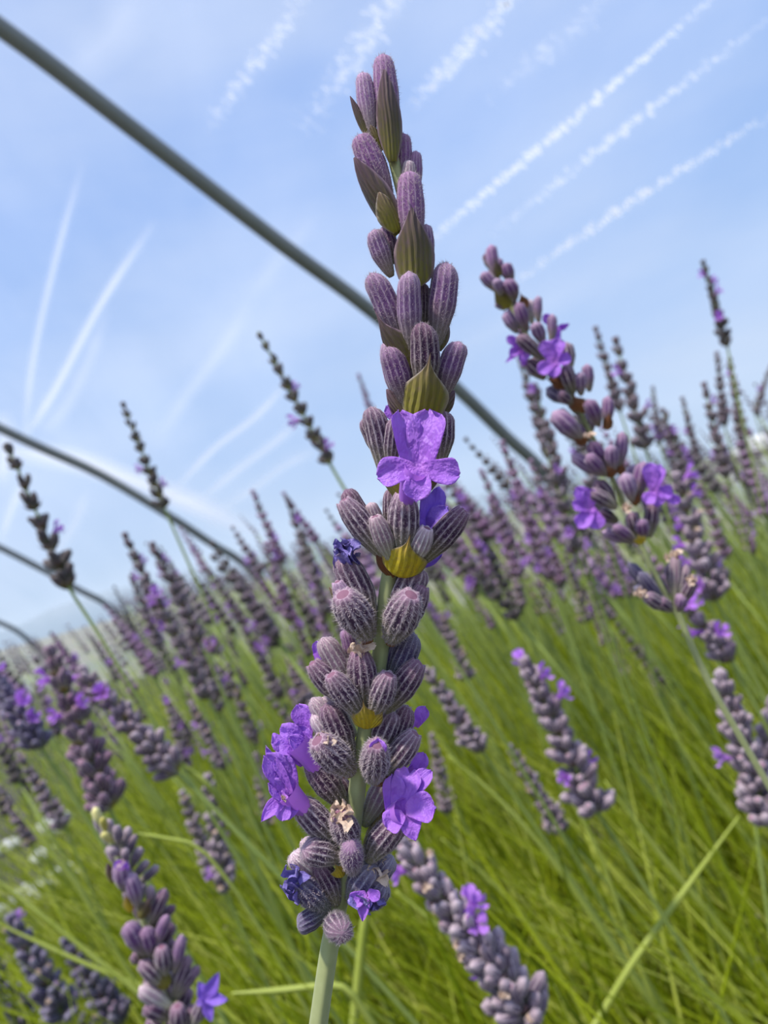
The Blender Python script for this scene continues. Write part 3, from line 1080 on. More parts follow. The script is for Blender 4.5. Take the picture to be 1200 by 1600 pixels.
C(588, 1180, 608, 1108, 42, 's', 'calyx', db=0.2, dt=0.3)
H.bract(583, 1224, 620, 1205, 26, 's', 'bract_brown', 'lance', -1.0, -1.0)
H.bract(552, 1211, 530, 1204, 18, 'F', 'bract_brown', 'lance', -1.3, -1.8)
H.flower([(625, 1160, 1.5), (640, 1135, 1.6), (648, 1125, 1.7)],
         [((632, 1140, 1.5), (634, 1104, 1.5), 26, 'round', 0), ((650, 1136, 1.5), (663, 1104, 1.5), 24, 'round', 0)], r0=5, r1=8)
# flowers at the left
C(540, 1262, 488, 1190, 40, 's', 'calyx', 'open', db=0.1, dt=-0.2)
H.flower([(500, 1210, -0.3), (484, 1185, -0.6), (462, 1160, -1.0)],
         [((478, 1190, -0.4), (436, 1140, -1.0), 50, 'notch', 0.2), ((486, 1192, -0.3), (458, 1136, -0.5), 44, 'round', -0.2),
          ((484, 1150, 0.4), (466, 1102, 0.3), 34, 'round', 0.0), ((468, 1172, -0.8), (430, 1168, -1.6), 28, 'round', 0.5),
          ((492, 1200, -0.5), (456, 1150, -1.2), 32, 'round', 0.7)], r0=11, r1=20)
C(528, 1320, 467, 1248, 42, 'f', 'calyx', 'open', db=-0.6, dt=-1.3)
H.flower([(484, 1272, -1.3), (466, 1255, -1.8), (446, 1235, -2.4)],
         [((462, 1250, -1.9), (418, 1180, -2.6), 42, 'round', 0.3), ((452, 1242, -2.2), (414, 1168, -2.2), 30, 'point', -0.3),
          ((462, 1236, -2.0), (436, 1180, -2.0), 32, 'round', 0.2),
          ((446, 1240, -2.5), (407, 1284, -3.2), 26, 'point', 0.2), ((448, 1245, -2.6), (440, 1282, -3.4), 24, 'round', -0.1),
          ((458, 1252, -2.4), (452, 1282, -3.0), 22, 'point', -0.3), ((460, 1260, -2.0), (424, 1222, -2.9), 34, 'round', 0.5)], r0=12, r1=20)
H.put('stamen', PROTO[('W', 'withered_cream', 1)], (444, 1250, -3.1), (440, 1243, -3.5), 7)
# flower at the right
C(575, 1346, 618, 1276, 42, 'f', 'calyx', db=-0.8, dt=-1.4)
H.bract(568, 1335, 612, 1250, 26, 's', 'bract_olive', 'lance', 0.2, 0.2)
H.flower([(606, 1292, -1.4), (615, 1275, -2.0), (632, 1268, -2.8)],
         [((612, 1278, -2.0), (616, 1212, -2.0), 36, 'round', 0.2), ((622, 1268, -2.2), (640, 1200, -1.8), 44, 'notch', -0.2),
          ((630, 1250, -2.0), (672, 1204, -1.9), 30, 'round', -0.4),
          ((634, 1266, -2.8), (678, 1258, -3.2), 46, 'round', -0.2), ((630, 1270, -2.9), (603, 1292, -3.4), 36, 'round', 0.2),
          ((636, 1272, -2.9), (650, 1314, -3.7), 34, 'point', 0.0)], r0=11, r1=20)
H.flower([(625, 1215, 0.6), (640, 1205, 0.6), (648, 1200, 0.6)],
         [((640, 1215, 0.5), (663, 1178, 0.4), 28, 'round', 0.2)], r0=5, r1=8)
C(568, 1290, 613, 1210, 38, 'r', 'calyx_pale', db=0.7, dt=0.9)
C(553, 1290, 535, 1210, 26, 'r', 'calyx', db=0.9, dt=1.0)
# withered and lower buds
C(553, 1328, 532, 1270, 40, 'F', 'calyx', 'open', db=-1.2, dt=-2.2)
H.withered(534, 1282, 522, 1258, 38, 'withered_cream', -2.1, 1)
C(534, 1342, 474, 1322, 40, 'F', 'calyx', db=-1.2, dt=-2.2)
C(538, 1344, 472, 1308, 26, 's', 'calyx_pale', db=-0.4, dt=-0.6)
C(552, 1364, 552, 1318, 34, 'F', 'calyx_bud', 'slim', db=-1.3, dt=-3.2)
H.bract(536, 1370, 522, 1348, 26, 'F', 'bract_yellow', 'bract', -1.5, -2.4)
H.bract(545, 1352, 536, 1322, 16, 'F', 'bract_yellow', 'lance', -1.3, -1.5)
C(510, 1382, 458, 1330, 36, 's', 'calyx_pale', db=-0.3, dt=-0.5)
C(526, 1415, 505, 1345, 34, 'f', 'calyx', db=-0.7, dt=-0.9)
C(513, 1422, 465, 1370, 40, 'f', 'calyx_slate', 'open', db=-0.8, dt=-1.6)
H.withered(470, 1385, 440, 1358, 34, 'withered_blue', -1.8, 2)
H.withered(466, 1388, 444, 1412, 36, 'withered_blue', -1.8, 0)
C(512, 1425, 463, 1445, 31, 'f', 'calyx_slate', db=-0.9, dt=-1.6)
C(526, 1430, 524, 1462, 38, 'F', 'calyx', db=-1.2, dt=-4.0)
C(548, 1412, 580, 1345, 44, 's', 'calyx_slate', db=-0.5, dt=-0.7)
H.withered(588, 1372, 595, 1342, 34, 'withered_cream', -1.0, 2)
C(556, 1412, 617, 1340, 30, 's', 'calyx_slate', db=-0.5, dt=-0.6)
C(560, 1420, 610, 1385, 36, 'f', 'calyx_slate', db=-0.8, dt=-1.1)
H.withered(578, 1395, 560, 1432, 44, 'withered_blue', -1.8, 1)
H.withered(585, 1395, 590, 1432, 34, 'withered_blue', -1.5, 0)
H.put('petal', PROTO[('P', 'petal', 'round', 1)], (572, 1395, -2.4), (548, 1412, -2.9), 24)
H.put('petal', PROTO[('P', 'petal', 'point', 0)], (570, 1400, -2.5), (566, 1440, -3.2), 20)
H.put('petal', PROTO[('P', 'petal', 'round', 0)], (575, 1392, -2.4), (592, 1404, -2.9), 18)

# ---------------------------------------------------------------- second spike, right of the tall one
S = Spike('lavender_spike', 'soft-focus lavender spike with violet flowers and rusty bracts leaning beside the tall spike',
          [(766, 398), (785, 450), (815, 510), (850, 560), (880, 600), (905, 640), (918, 668), (937, 705), (957, 748), (972, 782), (990, 820),
           (1002, 850), (1025, 900), (1048, 945), (1062, 965), (1090, 1030), (1118, 1085), (1150, 1140)], 0.125, 11, ns=10)
def SC(bx, by, tx, ty, w, lay='s', mat='calyx_bud', style='closed'):
    z = {'f': (-2, -3.5), 's': (-.3, -.5), 'r': (1.8, 2.2)}[lay]
    S.calyx(bx, by, tx, ty, w, 's', mat, style, 'M', z[0], z[1])
for a in ((775, 430, 764, 383, 18, 's', 'calyx_top'), (800, 442, 789, 411, 19), (776, 455, 755, 424, 19), (784, 462, 777, 434, 15, 'f'),
          (806, 468, 794, 435, 21, 'f'), (790, 484, 774, 473, 11, 's', 'calyx'), (824, 518, 807, 473, 19, 'f'), (809, 520, 786, 488, 19),
          (842, 505, 838, 462, 14), (832, 508, 828, 468, 13, 'r', 'calyx_pale'), (849, 538, 836, 502, 20, 'f'), (862, 535, 865, 490, 15),
          (848, 562, 811, 521, 21, 'f', 'calyx'), (890, 580, 886, 533, 20, 's', 'calyx'), (852, 592, 822, 563, 23, 's', 'calyx'),
          (896, 615, 878, 572, 23, 'f', 'calyx'), (888, 628, 851, 610, 19, 's', 'calyx_slate'), (896, 631, 871, 614, 17, 'f', 'calyx'),
          (908, 618, 906, 580, 18, 'f'), (921, 612, 919, 568, 17), (936, 666, 922, 622, 21, 'f'), (947, 668, 952, 618, 18),
          (908, 688, 866, 643, 30, 'f'), (905, 690, 885, 650, 20, 's'), (945, 742, 890, 714, 21), (948, 742, 914, 712, 21, 'f'),
          (952, 736, 920, 690, 24), (958, 738, 956, 694, 20, 'f'), (967, 734, 976, 674, 19), (962, 794, 933, 748, 24, 's', 'calyx'),
          (962, 794, 922, 766, 22, 'f', 'calyx'), (988, 784, 974, 740, 23, 'f'), (996, 780, 1002, 720, 26), (986, 775, 988, 725, 20, 'r'),
          (998, 838, 982, 800, 22, 's', 'calyx'), (1007, 842, 1002, 810, 20, 'f'), (1014, 840, 1023, 786, 22, 's', 'calyx'),
          (992, 846, 960, 820, 18, 'f'), (988, 848, 942, 828, 18), (1012, 800, 1012, 770, 20, 'r'), (966, 815, 935, 800, 20, 'r', 'calyx'),
          # detached lower whorl
          (1042, 948, 978, 880, 20, 's', 'calyx_slate'), (1044, 950, 995, 895, 19, 'f', 'calyx_slate'), (1045, 952, 1005, 928, 22, 'f', 'calyx'),
          (1046, 945, 1022, 895, 18, 'r', 'calyx_slate'), (1050, 955, 1030, 935, 20, 'f', 'calyx'), (1060, 955, 1068, 930, 18, 'f'),
          (1055, 945, 1056, 865, 18, 's', 'calyx_pale'), (1060, 945, 1072, 880, 18, 's', 'calyx_pale'), (1064, 945, 1082, 905, 18, 'f', 'calyx'),
          (1040, 940, 988, 920, 18, 's', 'calyx_slate'), (1058, 930, 1042, 880, 16, 'r', 'calyx')):
    SC(*a)
r_ = np.random.default_rng(8)
for k in range(22):
    p = S.path[int((0.02 + 0.36 * k / 21) * (len(S.path) - 1))]
    px, py, _ = proj(p)
    sx = r_.uniform(-1, 1) * 12
    S.calyx(px + sx * .3, py + 10, px + sx * 1.3 - 8, py - 18, 14, 's', 'calyx_bud' if k % 2 else 'calyx', 'closed', 'M', 1.2, 1.8)
def SB(bx, by, tx, ty, w, mat='bract_brown', d=-2.2):
    S.bract(bx, by, tx, ty, w, 'f', mat, 'bract', d, d - 0.8)
for a in ((781, 432, 772, 400, 15, 'bract_dark', -.9), (797, 480, 766, 446, 26, 'bract_olive', -1.2), (822, 482, 812, 455, 16, 'bract_brown', -.6),
          (848, 560, 858, 525, 12, 'bract_brown', -1), (890, 604, 848, 590, 20), (908, 642, 894, 614, 26), (905, 644, 918, 622, 20), (948, 672, 953, 640, 16),
          (918, 690, 890, 684, 18), (958, 745, 948, 726, 24), (968, 742, 975, 720, 14), (990, 790, 1000, 765, 14),
          (1003, 850, 996, 834, 20, 'bract_yellow', -3.2)):
    SB(*a)
def SF(c, mat, lobes, d=-2.5, w=20):
    S.flower([(c[0] + 4, c[1] + 26, -.5), (c[0] + 1, c[1] + 12, d * .6), (c[0], c[1], d)],
             [((c[0], c[1], d), (x, y, d - 0.8), w_, kd, r_) for x, y, w_, kd, r_ in lobes], mat, 4, 7)
SF((866, 566), 'petal', [(848, 534, 24, 'round', .2), (872, 528, 26, 'round', -.2), (842, 580, 22, 'round', .2), (866, 588, 22, 'round', 0), (892, 558, 20, 'round', -.3)], -4)
SF((815, 545), 'petal', [(793, 526, 15, 'round', .2), (797, 553, 16, 'round', .2), (790, 566, 10, 'point', .2), (822, 562, 20, 'round', 0)], -1.5)
SF((870, 515), 'petal', [(850, 492, 16, 'round', 0), (890, 506, 12, 'point', 0.3)], 1.5)
SF((1022, 768), 'petal', [(1014, 724, 26, 'round', .2), (1030, 726, 24, 'round', -.2), (1010, 785, 22, 'round', .1), (1034, 788, 22, 'round', 0), (1052, 770, 24, 'round', -.3), (1064, 784, 16, 'round', 0)], -2.5)
SF((924, 795), 'petal', [(902, 762, 24, 'round', .2), (918, 764, 24, 'round', .2), (896, 786, 22, 'round', .2), (905, 824, 26, 'round', .1), (936, 826, 26, 'round', 0)], -3)
for (bx, by, tx, ty, w) in ((979, 800, 977, 784, 16), (921, 684, 921, 672, 16), (1001, 932, 998, 918, 18), (1078, 912, 1080, 896, 18), (1056, 872, 1056, 852, 16), (1042, 876, 1040, 864, 10)):
    S.withered(bx, by, tx, ty, w, 'withered_cream', -3.2, bx % 3)

# ---------------------------------------------------------------- spike at lower left
L = Spike('lavender_spike', 'mauve spike with a split bud, violet star flower and yellowing tip',
          [(150, 1268), (175, 1320), (205, 1385), (228, 1450), (250, 1510), (268, 1570), (285, 1640)], 0.14, 12)
for a in ((160, 1290, 145, 1262, 13, 's', 'calyx_yellow'), (166, 1300, 160, 1276, 11, 'f', 'calyx_yellow'), (176, 1308, 170, 1278, 12, 's', 'calyx_pale'),
          (180, 1318, 160, 1300, 12, 'f', 'calyx_yellow'), (186, 1322, 184, 1290, 14, 'f', 'calyx_grey'), (190, 1330, 202, 1292, 14, 's', 'calyx_grey'),
          (190, 1336, 170, 1326, 13, 'f', 'calyx_grey'), (200, 1345, 192, 1328, 13, 'f', 'calyx_grey'), (197, 1344, 210, 1302, 13, 's', 'calyx_grey'), (205, 1356, 221, 1322, 15, 's', 'calyx_grey'),
          (207, 1372, 234, 1344, 13, 's', 'calyx_grey'), (212, 1384, 250, 1354, 13, 'r', 'calyx_grey'),
          (195, 1392, 190, 1346, 25, 'f', 'calyx_bud', 'open'), (216, 1418, 203, 1364, 23, 'f', 'calyx_bud'), (236, 1418, 234, 1384, 14, 's', 'calyx_pale'),
          (234, 1446, 256, 1388, 21, 's', 'calyx'), (236, 1452, 272, 1412, 15, 'r', 'calyx'), (244, 1482, 261, 1427, 17, 'f'), (246, 1482, 271, 1440, 22, 's', 'calyx'),
          (228, 1492, 200, 1438, 28, 'f', 'calyx_bud'), (236, 1494, 232, 1448, 24, 'f'), (258, 1522, 255, 1478, 25, 'f', 'calyx', 'open'), (272, 1520, 285, 1462, 17, 'f'),
          (255, 1538, 218, 1504, 25, 'f', 'calyx'), (218, 1505, 205, 1492, 16, 's', 'calyx'), (270, 1558, 293, 1490, 21, 's', 'calyx'), (274, 1562, 312, 1506, 17, 's', 'calyx'),
          (268, 1574, 217, 1540, 25, 'f', 'calyx_pale'), (264, 1592, 228, 1566, 27, 'f', 'calyx'), (280, 1608, 280, 1572, 26, 'f', 'calyx', 'open'),
          (300, 1605, 320, 1562, 20, 'f', 'calyx'), (270, 1560, 262, 1520, 20, 's', 'calyx_grey'), (290, 1612, 300, 1570, 20, 's', 'calyx'), (255, 1615, 228, 1592, 24, 's', 'calyx')):
    z = {'f': (-2, -3.5), 's': (-.3, -.5), 'r': (1.8, 2.2)}[a[5]]
    L.calyx(*a[:5], 's', a[6] if len(a) > 6 else 'calyx_bud', a[7] if len(a) > 7 else 'closed', 'M', *z)
r_ = np.random.default_rng(3)
for k in range(26):
    s_ = 0.12 + 0.88 * k / 25
    p = L.path[int(s_ * (len(L.path) - 1))]
    px, py, _ = proj(p)
    w_ = 12 + 10 * s_
    sx = r_.uniform(-1, 1) * (8 + 16 * s_)
    L.calyx(px + sx * .4, py + 8, px + sx * 1.5 - 4, py - 26 - 10 * s_, w_, 's', 'calyx_grey' if k < 10 else 'calyx', 'closed', 'M', 1.5, 2.0)
L.bract(218, 1436, 238, 1396, 22, 'f', 'bract_dark', 'bract', -2.4, -3)
L.bract(205, 1425, 196, 1402, 16, 'f', 'bract_yellow', 'lance', -2.4, -3)
L.bract(240, 1498, 205, 1480, 30, 'f', 'bract_dark', 'bract', -1.8, -2.6)
L.bract(265, 1540, 240, 1522, 28, 'f', 'bract_olive', 'bract', -2.2, -3)
L.bract(176, 1380, 168, 1348, 12, 'f', 'bract_dark', 'lance', -2.2, -2.6)
L.flower([(305, 1580, -1), (315, 1568, -3), (322, 1560, -4)],
         [((322, 1560, -4), p, w, 'point', 0) for p, w in (((341, 1522, -4.5), 22), ((355, 1562, -5), 20), ((330, 1598, -5), 18), ((310, 1535, -4), 20), ((306, 1570, -4), 14))], 'petal_blue', 4, 8)
L.flower([(192, 1375, -3), (190, 1360, -3.6), (189, 1352, -4)], [((190, 1362, -3.8), (182, 1346, -4.4), 14, 'round', 0), ((194, 1364, -3.8), (198, 1346, -4.4), 12, 'point', 0)], r0=5, r1=7)

# ---------------------------------------------------------------- spikes built whorl by whorl
def whorl_spike(label, top_, bot, depth, tail=(), mat='calyx', whorls=6, per=7, wpx=None, flowers=0, seed=0, group=None,
                petal='petal_far', bract='bract_dark', gap=0.0, fat=1.0, lean=0.18, cream=0.0, spread=1.0):
    r_ = np.random.default_rng(seed + 100)
    if mat in ('calyx_grey', 'calyx_slate', 'calyx'):
        whorls, per = whorls + 2, per + 3
    axis = [top_, ((top_[0] * 2 + bot[0]) / 3, (top_[1] * 2 + bot[1]) / 3), ((top_[0] + 2 * bot[0]) / 3, (top_[1] + 2 * bot[1]) / 3), bot] + list(tail)
    Lpx = math.hypot(top_[0] - bot[0], top_[1] - bot[1])
    hl_ = Lpx * depth / FPX
    cl = min(0.0072, max(0.0056, hl_ / whorls * 1.1)) * fat
    s = Spike('lavender_spike', label, axis, depth, 0.0014 / depth * FPX, group, 'stem_far', 7, lean)
    Pt, Pb = pix(*top_, depth), pix(*bot, depth)
    ax = Pt - Pb
    ax /= np.linalg.norm(ax)
    e1 = np.cross(ax, FW)
    e1 /= np.linalg.norm(e1)
    e2 = np.cross(ax, e1)
    fl = set(r_.choice(whorls * per, min(flowers, whorls * per), replace=False).tolist())
    idx = 0
    for k in range(whorls):
        u = k / max(1, whorls - 1)
        f_ = (0.0 if k == 0 else (k / (whorls - 0.5)) ** 1.05)
        base = Pb + (Pt - Pb) * max(0.0, f_ * 0.92 - (gap if k == 0 else 0))
        sz = cl * (1.05 - 0.35 * u)
        np_ = per if u < 0.8 else max(3, per - 3)
        ph = r_.uniform(0, 6.28)
        for j in range(np_):
            a = ph + 2 * math.pi * j / np_ + r_.uniform(-.25, .25)
            out = math.cos(a) * e1 + math.sin(a) * e2
            el = math.radians(r_.uniform(18, 44) * spread * (1 - 0.5 * u))
            d = ax * math.cos(el) + out * math.sin(el)
            P0 = base + out * 0.0006 + ax * r_.uniform(-.0012, .0012)
            Lc = sz * r_.uniform(0.8, 1.1)
            P1 = P0 + d * Lc
            w = Lc * r_.uniform(0.33, 0.42)
            st = 'open' if r_.random() < 0.25 else 'closed'
            me = PROTO[('M', mat, st, 0 if st == 'open' else j % 2)]
            link('calyx', me, s.o, frame(P0, P1, w, r_.uniform(0, 6)))
            if idx in fl:
                fd = d * 0.6 + out * 0.6
                fd /= np.linalg.norm(fd)
                sz_f = 0.0062 * r_.uniform(0.8, 1.1)
                link('corolla', PROTO[('C', petal, j % 3)], s.o, frame(P1 + fd * 0.0012, P1 + fd * (0.0012 + sz_f), sz_f, 0, None, ax))
            elif r_.random() < cream:
                link('withered_corolla', PROTO[('W', 'withered_cream', j % 3)], s.o, frame(P1 - d * 0.0006, P1 + d * 0.0012, 0.0018))
            idx += 1
        for sgn in (0, math.pi):
            a = k * math.pi / 2 + sgn + 0.4
            out = math.cos(a) * e1 + math.sin(a) * e2
            P0 = base + out * 0.0005 - ax * 0.0006
            P1 = P0 + (ax * 0.6 + out * 0.55) * sz * 0.85
            link('bract', PROTO[('B', bract, 'bract')], s.o, frame(P0, P1, sz * 0.55, 0, None, out))
    # terminal buds
    for j in range(3):
        P0 = Pb + (Pt - Pb) * 0.93
        d = ax + 0.25 * (math.cos(j * 2.1) * e1 + math.sin(j * 2.1) * e2)
        link('calyx', PROTO[('M', mat, 'closed', j % 2)], s.o, frame(P0, P0 + d * cl * 0.7, cl * 0.28, j))
    return s

def D(t, b, ln=0.052):
    return ln * FPX / math.hypot(t[0] - b[0], t[1] - b[1])

W = whorl_spike
W('dark spike against the pale film with one small separate whorl lower on its green stem', (12, 697), (106, 915), 0.27, [(147, 980), (190, 1050), (240, 1130)], 'far_calyx_dark', 7, 6, flowers=2, seed=1, petal='petal', bract='bract_dark')
W('slim dark spike on a long bare stem in front of the second steel hoop', (191, 628), (256, 792), 0.36, [(290, 870), (330, 960), (385, 1090)], 'far_calyx_dark', 9, 5, flowers=2, seed=2, bract='bract_olive', fat=.85)
W('slim dark spike standing alone against blue sky under the thick steel hoop', (403, 518), (514, 722), 0.30, [(545, 775), (600, 860)], 'far_calyx_dark', 10, 5, flowers=3, seed=3, bract='bract_olive', fat=.8)
W('tall dark spike with a violet base rising above the spikes near the pale-roofed shed', (1098, 408), (1136, 540), 0.44, [(1150, 610), (1175, 720)], 'far_calyx_dark', 9, 6, flowers=5, seed=4, petal='petal')
GB = 'dim spikes behind the rusty-bracted spike'
LB = 'dim slender spike standing close behind the spike with rusty bracts'
for i, (t, b, fl) in enumerate((((930, 510), (968, 640), 0), ((962, 530), (1008, 700), 2), ((835, 600), (880, 770), 1), ((848, 690), (900, 860), 2), ((812, 560), (850, 690), 0), ((900, 640), (935, 800), 1))):
    W(LB, t, b, D(t, b), [(b[0] + 30, b[1] + 90)], 'far_calyx', 8, 6, flowers=fl, seed=20 + i, group=GB)
GC = 'spikes below the tall dark spike'
LC = 'grey-mauve spike crowded below the tall dark spike beside the pale-roofed shed'
for i, (t, b, fl) in enumerate((((1035, 640), (1078, 760), 2), ((1066, 622), (1090, 720), 1), ((1100, 600), (1135, 745), 5), ((1120, 552), (1132, 665), 0), ((1140, 560), (1158, 680), 1), ((1205, 570), (1180, 645), 1), ((1020, 605), (1030, 690), 0), ((1150, 640), (1172, 760), 0))):
    W(LC, t, b, D(t, b), [(b[0] + 24, b[1] + 80)], 'far_calyx', 8, 6, flowers=fl, seed=30 + i, group=GC)
t, b = (1058, 745), (1118, 935)
W('spike with violet flowers at its base directly behind the detached whorl of withered buds', t, b, 0.26, [(1150, 1000), (1190, 1080)], 'calyx_grey', 6, 7, flowers=7, seed=50, fat=1.2, spread=1.35, cream=.1, petal='petal')
t, b = (1070, 945), (1140, 1030)
W('short spike with two drooping violet flowers below the detached whorl', t, b, 0.22, [(1165, 1075)], 'calyx_grey', 3, 6, flowers=5, seed=51, petal='petal')
GD = 'blurred pinkish spikes in the distance'
LD = 'blurred pinkish spike in the clump right behind the tall sharp spike'
for i, (t, b, fl) in enumerate((((752, 735), (800, 850), 2), ((785, 690), (832, 830), 2), ((806, 765), (862, 905), 5), ((765, 780), (812, 900), 4), ((830, 720), (870, 840), 2), ((725, 800), (770, 920), 2), ((845, 810), (880, 910), 2))):
    W(LD, t, b, D(t, b), [(b[0] + 30, b[1] + 90)], 'far_calyx_pink', 8, 6, flowers=fl, seed=60 + i, group=GD)
GE = 'mauve spikes left of the tall spike'
LE = 'mauve-brown spike in the blurred clump behind the long bare stem at the left'
for i, (t, b, fl) in enumerate((((195, 835), (262, 985), 4), ((238, 850), (312, 1000), 3), ((323, 888), (385, 975), 4), ((240, 925), (325, 1090), 6), ((265, 880), (300, 960), 2), ((205, 900), (250, 1010), 3), ((285, 960), (345, 1085), 3))):
    W(LE, t, b, D(t, b), [(b[0] + 40, b[1] + 90)], 'far_calyx', 8, 7, flowers=fl, seed=80 + i, group=GE)
GF = 'spikes close behind the tall spike'
LF = 'blurred mauve spike close behind the left side of the tall sharp spike'
for i, (t, b, fl) in enumerate((((448, 778), (492, 900), 3), ((395, 768), (440, 880), 1), ((470, 830), (510, 960), 4), ((415, 850), (455, 970), 2), ((372, 900), (420, 1010), 2), ((560, 585), (585, 660), 0), ((380, 980), (440, 1090), 3))):
    W(LF, t, b, D(t, b), [(b[0] + 34, b[1] + 90)], 'far_calyx_pink' if i % 2 else 'far_calyx', 8, 6, flowers=fl, seed=100 + i, group=GF)
GH = 'soft mauve spikes in the thick of the bed'
rr_ = np.random.default_rng(5)
for i in range(46):
    if i < 26:
        t = (rr_.uniform(230, 560), 0)
        t = (t[0], 1010 - 0.27 * (t[0] - 300) + rr_.uniform(-70, 90))
    else:
        t = (rr_.uniform(690, 1200), 0)
        t = (t[0], 840 - 0.27 * (t[0] - 700) + rr_.uniform(-30, 110))
    b = (t[0] + rr_.uniform(25, 50), t[1] + rr_.uniform(80, 120))
    fl = int(rr_.integers(0, 5))
    W('soft %s spike %s deep in the bed behind the tall spike' % (('pinkish', 'brownish', 'grey-mauve')[i % 3], 'in bud' if fl == 0 else 'with one violet flower' if fl == 1 else 'with several violet flowers'), t, b, D(t, b), [(b[0] + 30, b[1] + 90)],
      ('far_calyx_pink', 'far_calyx', 'calyx_grey')[i % 3], 7, 6, flowers=fl, seed=300 + i, group=GH, bract='bract_olive', cream=.05)
# nearer ones amid the stalks
W('plump grey-mauve spike with violet flowers standing amid bright green stalks', (822, 1036), (930, 1265), 0.235, [(960, 1310), (1010, 1390)], 'calyx_grey', 7, 8, flowers=6, seed=120, fat=1.35, spread=1.45, petal='petal', gap=.15)
W('faded grey spike without flowers beside the plump spike amid the stalks', (798, 1168), (878, 1300), 0.34, [(940, 1370), (1030, 1470)], 'calyx_grey', 7, 7, seed=121, cream=.1, fat=1.2, spread=1.35)
W('pale grey double-topped spike partly hidden by the crossing stem', (1128, 1058), (1198, 1280), 0.21, [(1225, 1340)], 'calyx_grey', 7, 8, flowers=1, seed=122, fat=1.35, spread=1.5)
W('pale grey spike touching the double-topped spike', (1212, 1090), (1180, 1270), 0.23, [(1190, 1360)], 'calyx_grey', 6, 8, flowers=1, seed=123, fat=1.25, spread=1.4)
W('long greyish-mauve spike curving below the tall sharp spike with withered and violet flowers', (628, 1318), (835, 1600), 0.165, [(870, 1650)], 'calyx_grey', 9, 8, flowers=6, seed=124, fat=1.4, spread=1.5, cream=.12, petal='petal')
W('mauve spike with olive bracts at the left above the yellow-tipped spike', (78, 1018), (170, 1262), 0.225, [(200, 1320)], 'calyx', 7, 7, flowers=3, seed=125, fat=1.3, spread=1.45, petal='petal', bract='bract_olive')
W('mauve spike bending right among stems beside the olive-bracted spike', (130, 1048), (275, 1205), 0.24, [(330, 1260)], 'calyx_grey', 7, 7, flowers=2, seed=126, fat=1.25, spread=1.4, petal='petal', bract='bract_olive')
W('dark violet spike at the left beside the pale ground', (-14, 1050), (62, 1165), 0.26, [(110, 1240)], 'calyx_slate', 6, 7, flowers=5, seed=127, fat=1.2, spread=1.35, petal='petal')
W('grey spike just right of the tall sharp spike near its right-hand flower', (668, 1050), (752, 1172), 0.30, [(800, 1240)], 'calyx_grey', 6, 6, seed=128, fat=1.2, spread=1.3)
GG = 'faded grey spikes low among the stalks'
for i, (t, b, fl) in enumerate((((20, 1440), (100, 1590), 1), ((105, 1475), (190, 1600), 0), ((-20, 1490), (40, 1600), 1), ((60, 1530), (140, 1640), 0), ((325, 1215), (352, 1390), 2), ((285, 1240), (335, 1370), 1), ((300, 1100), (350, 1200), 4),
                                ((355, 1450), (412, 1530), 0), ((592, 1455), (620, 1560), 0), ((30, 1180), (100, 1290), 0), ((0, 1230), (50, 1320), 0), ((905, 1265), (962, 1345), 0), ((945, 1330), (990, 1410), 0), ((1185, 1435), (1215, 1560), 1),
                                ((675, 1150), (700, 1270), 1), ((955, 985), (978, 1060), 1), ((1005, 1010), (1035, 1090), 0), ((870, 1540), (905, 1610), 0), ((1095, 1400), (1130, 1440), 0), ((790, 1290), (800, 1360), 0), ((1110, 1570), (1130, 1640), 0),
                                ((445, 1010), (480, 1110), 3), ((400, 1180), (420, 1290), 1), ((690, 960), (730, 1060), 1), ((840, 910), (880, 990), 2), ((920, 930), (950, 1010), 1), ((1050, 1500), (1065, 1560), 0))):
    LG = 'faded grey-mauve spike %s low among the green stalks' % ('without flowers' if fl == 0 else 'with one violet flower' if fl == 1 else 'with a few violet flowers')
    W(LG, t, b, max(0.2, D(t, b, .046)), [(b[0] + 34, b[1] + 80)], 'calyx_slate' if i < 4 else 'calyx_grey', 6, 6, flowers=fl, seed=140 + i, group=GG, cream=.06, fat=1.6 if i < 4 else 1.15, spread=1.6 if i < 4 else 1.3)

# ---------------------------------------------------------------- distant spikes down the rows
def head_geo(seed, n_wh=8, per=7, length=0.05):
    r_ = np.random.default_rng(seed)
    V, F, T, RB = [], [], [], []
    cg = calyx_geo(6, 5, 'closed', 3, 0.1, 0.1, seed)
    for k in range(n_wh):
        u = k / (n_wh - 1)
        z0 = length * (0.92 * u)
        np_ = per if u < .8 else 4
        for j in range(np_):
            a = k * 0.7 + 2 * math.pi * j / np_ + r_.uniform(-.3, .3)
            el = math.radians(r_.uniform(16, 42) * (1 - .5 * u))
            d = Vector((math.cos(a) * math.sin(el), math.sin(a) * math.sin(el), math.cos(el)))
            q = d.to_track_quat('Z', 'Y').to_matrix()
            Lc = 0.0078 * (1.05 - .45 * u) * r_.uniform(.8, 1.1)
            o = len(V)
            for x, y, z in cg[0]:
                p = q @ Vector((x * Lc * .45, y * Lc * .45, z * Lc))
                V.append((p.x, p.y, p.z + z0))
            F += [tuple(i + o for i in f) for f in cg[1]]
            T += cg[2]
            RB += cg[3]
    return V, F, T, RB

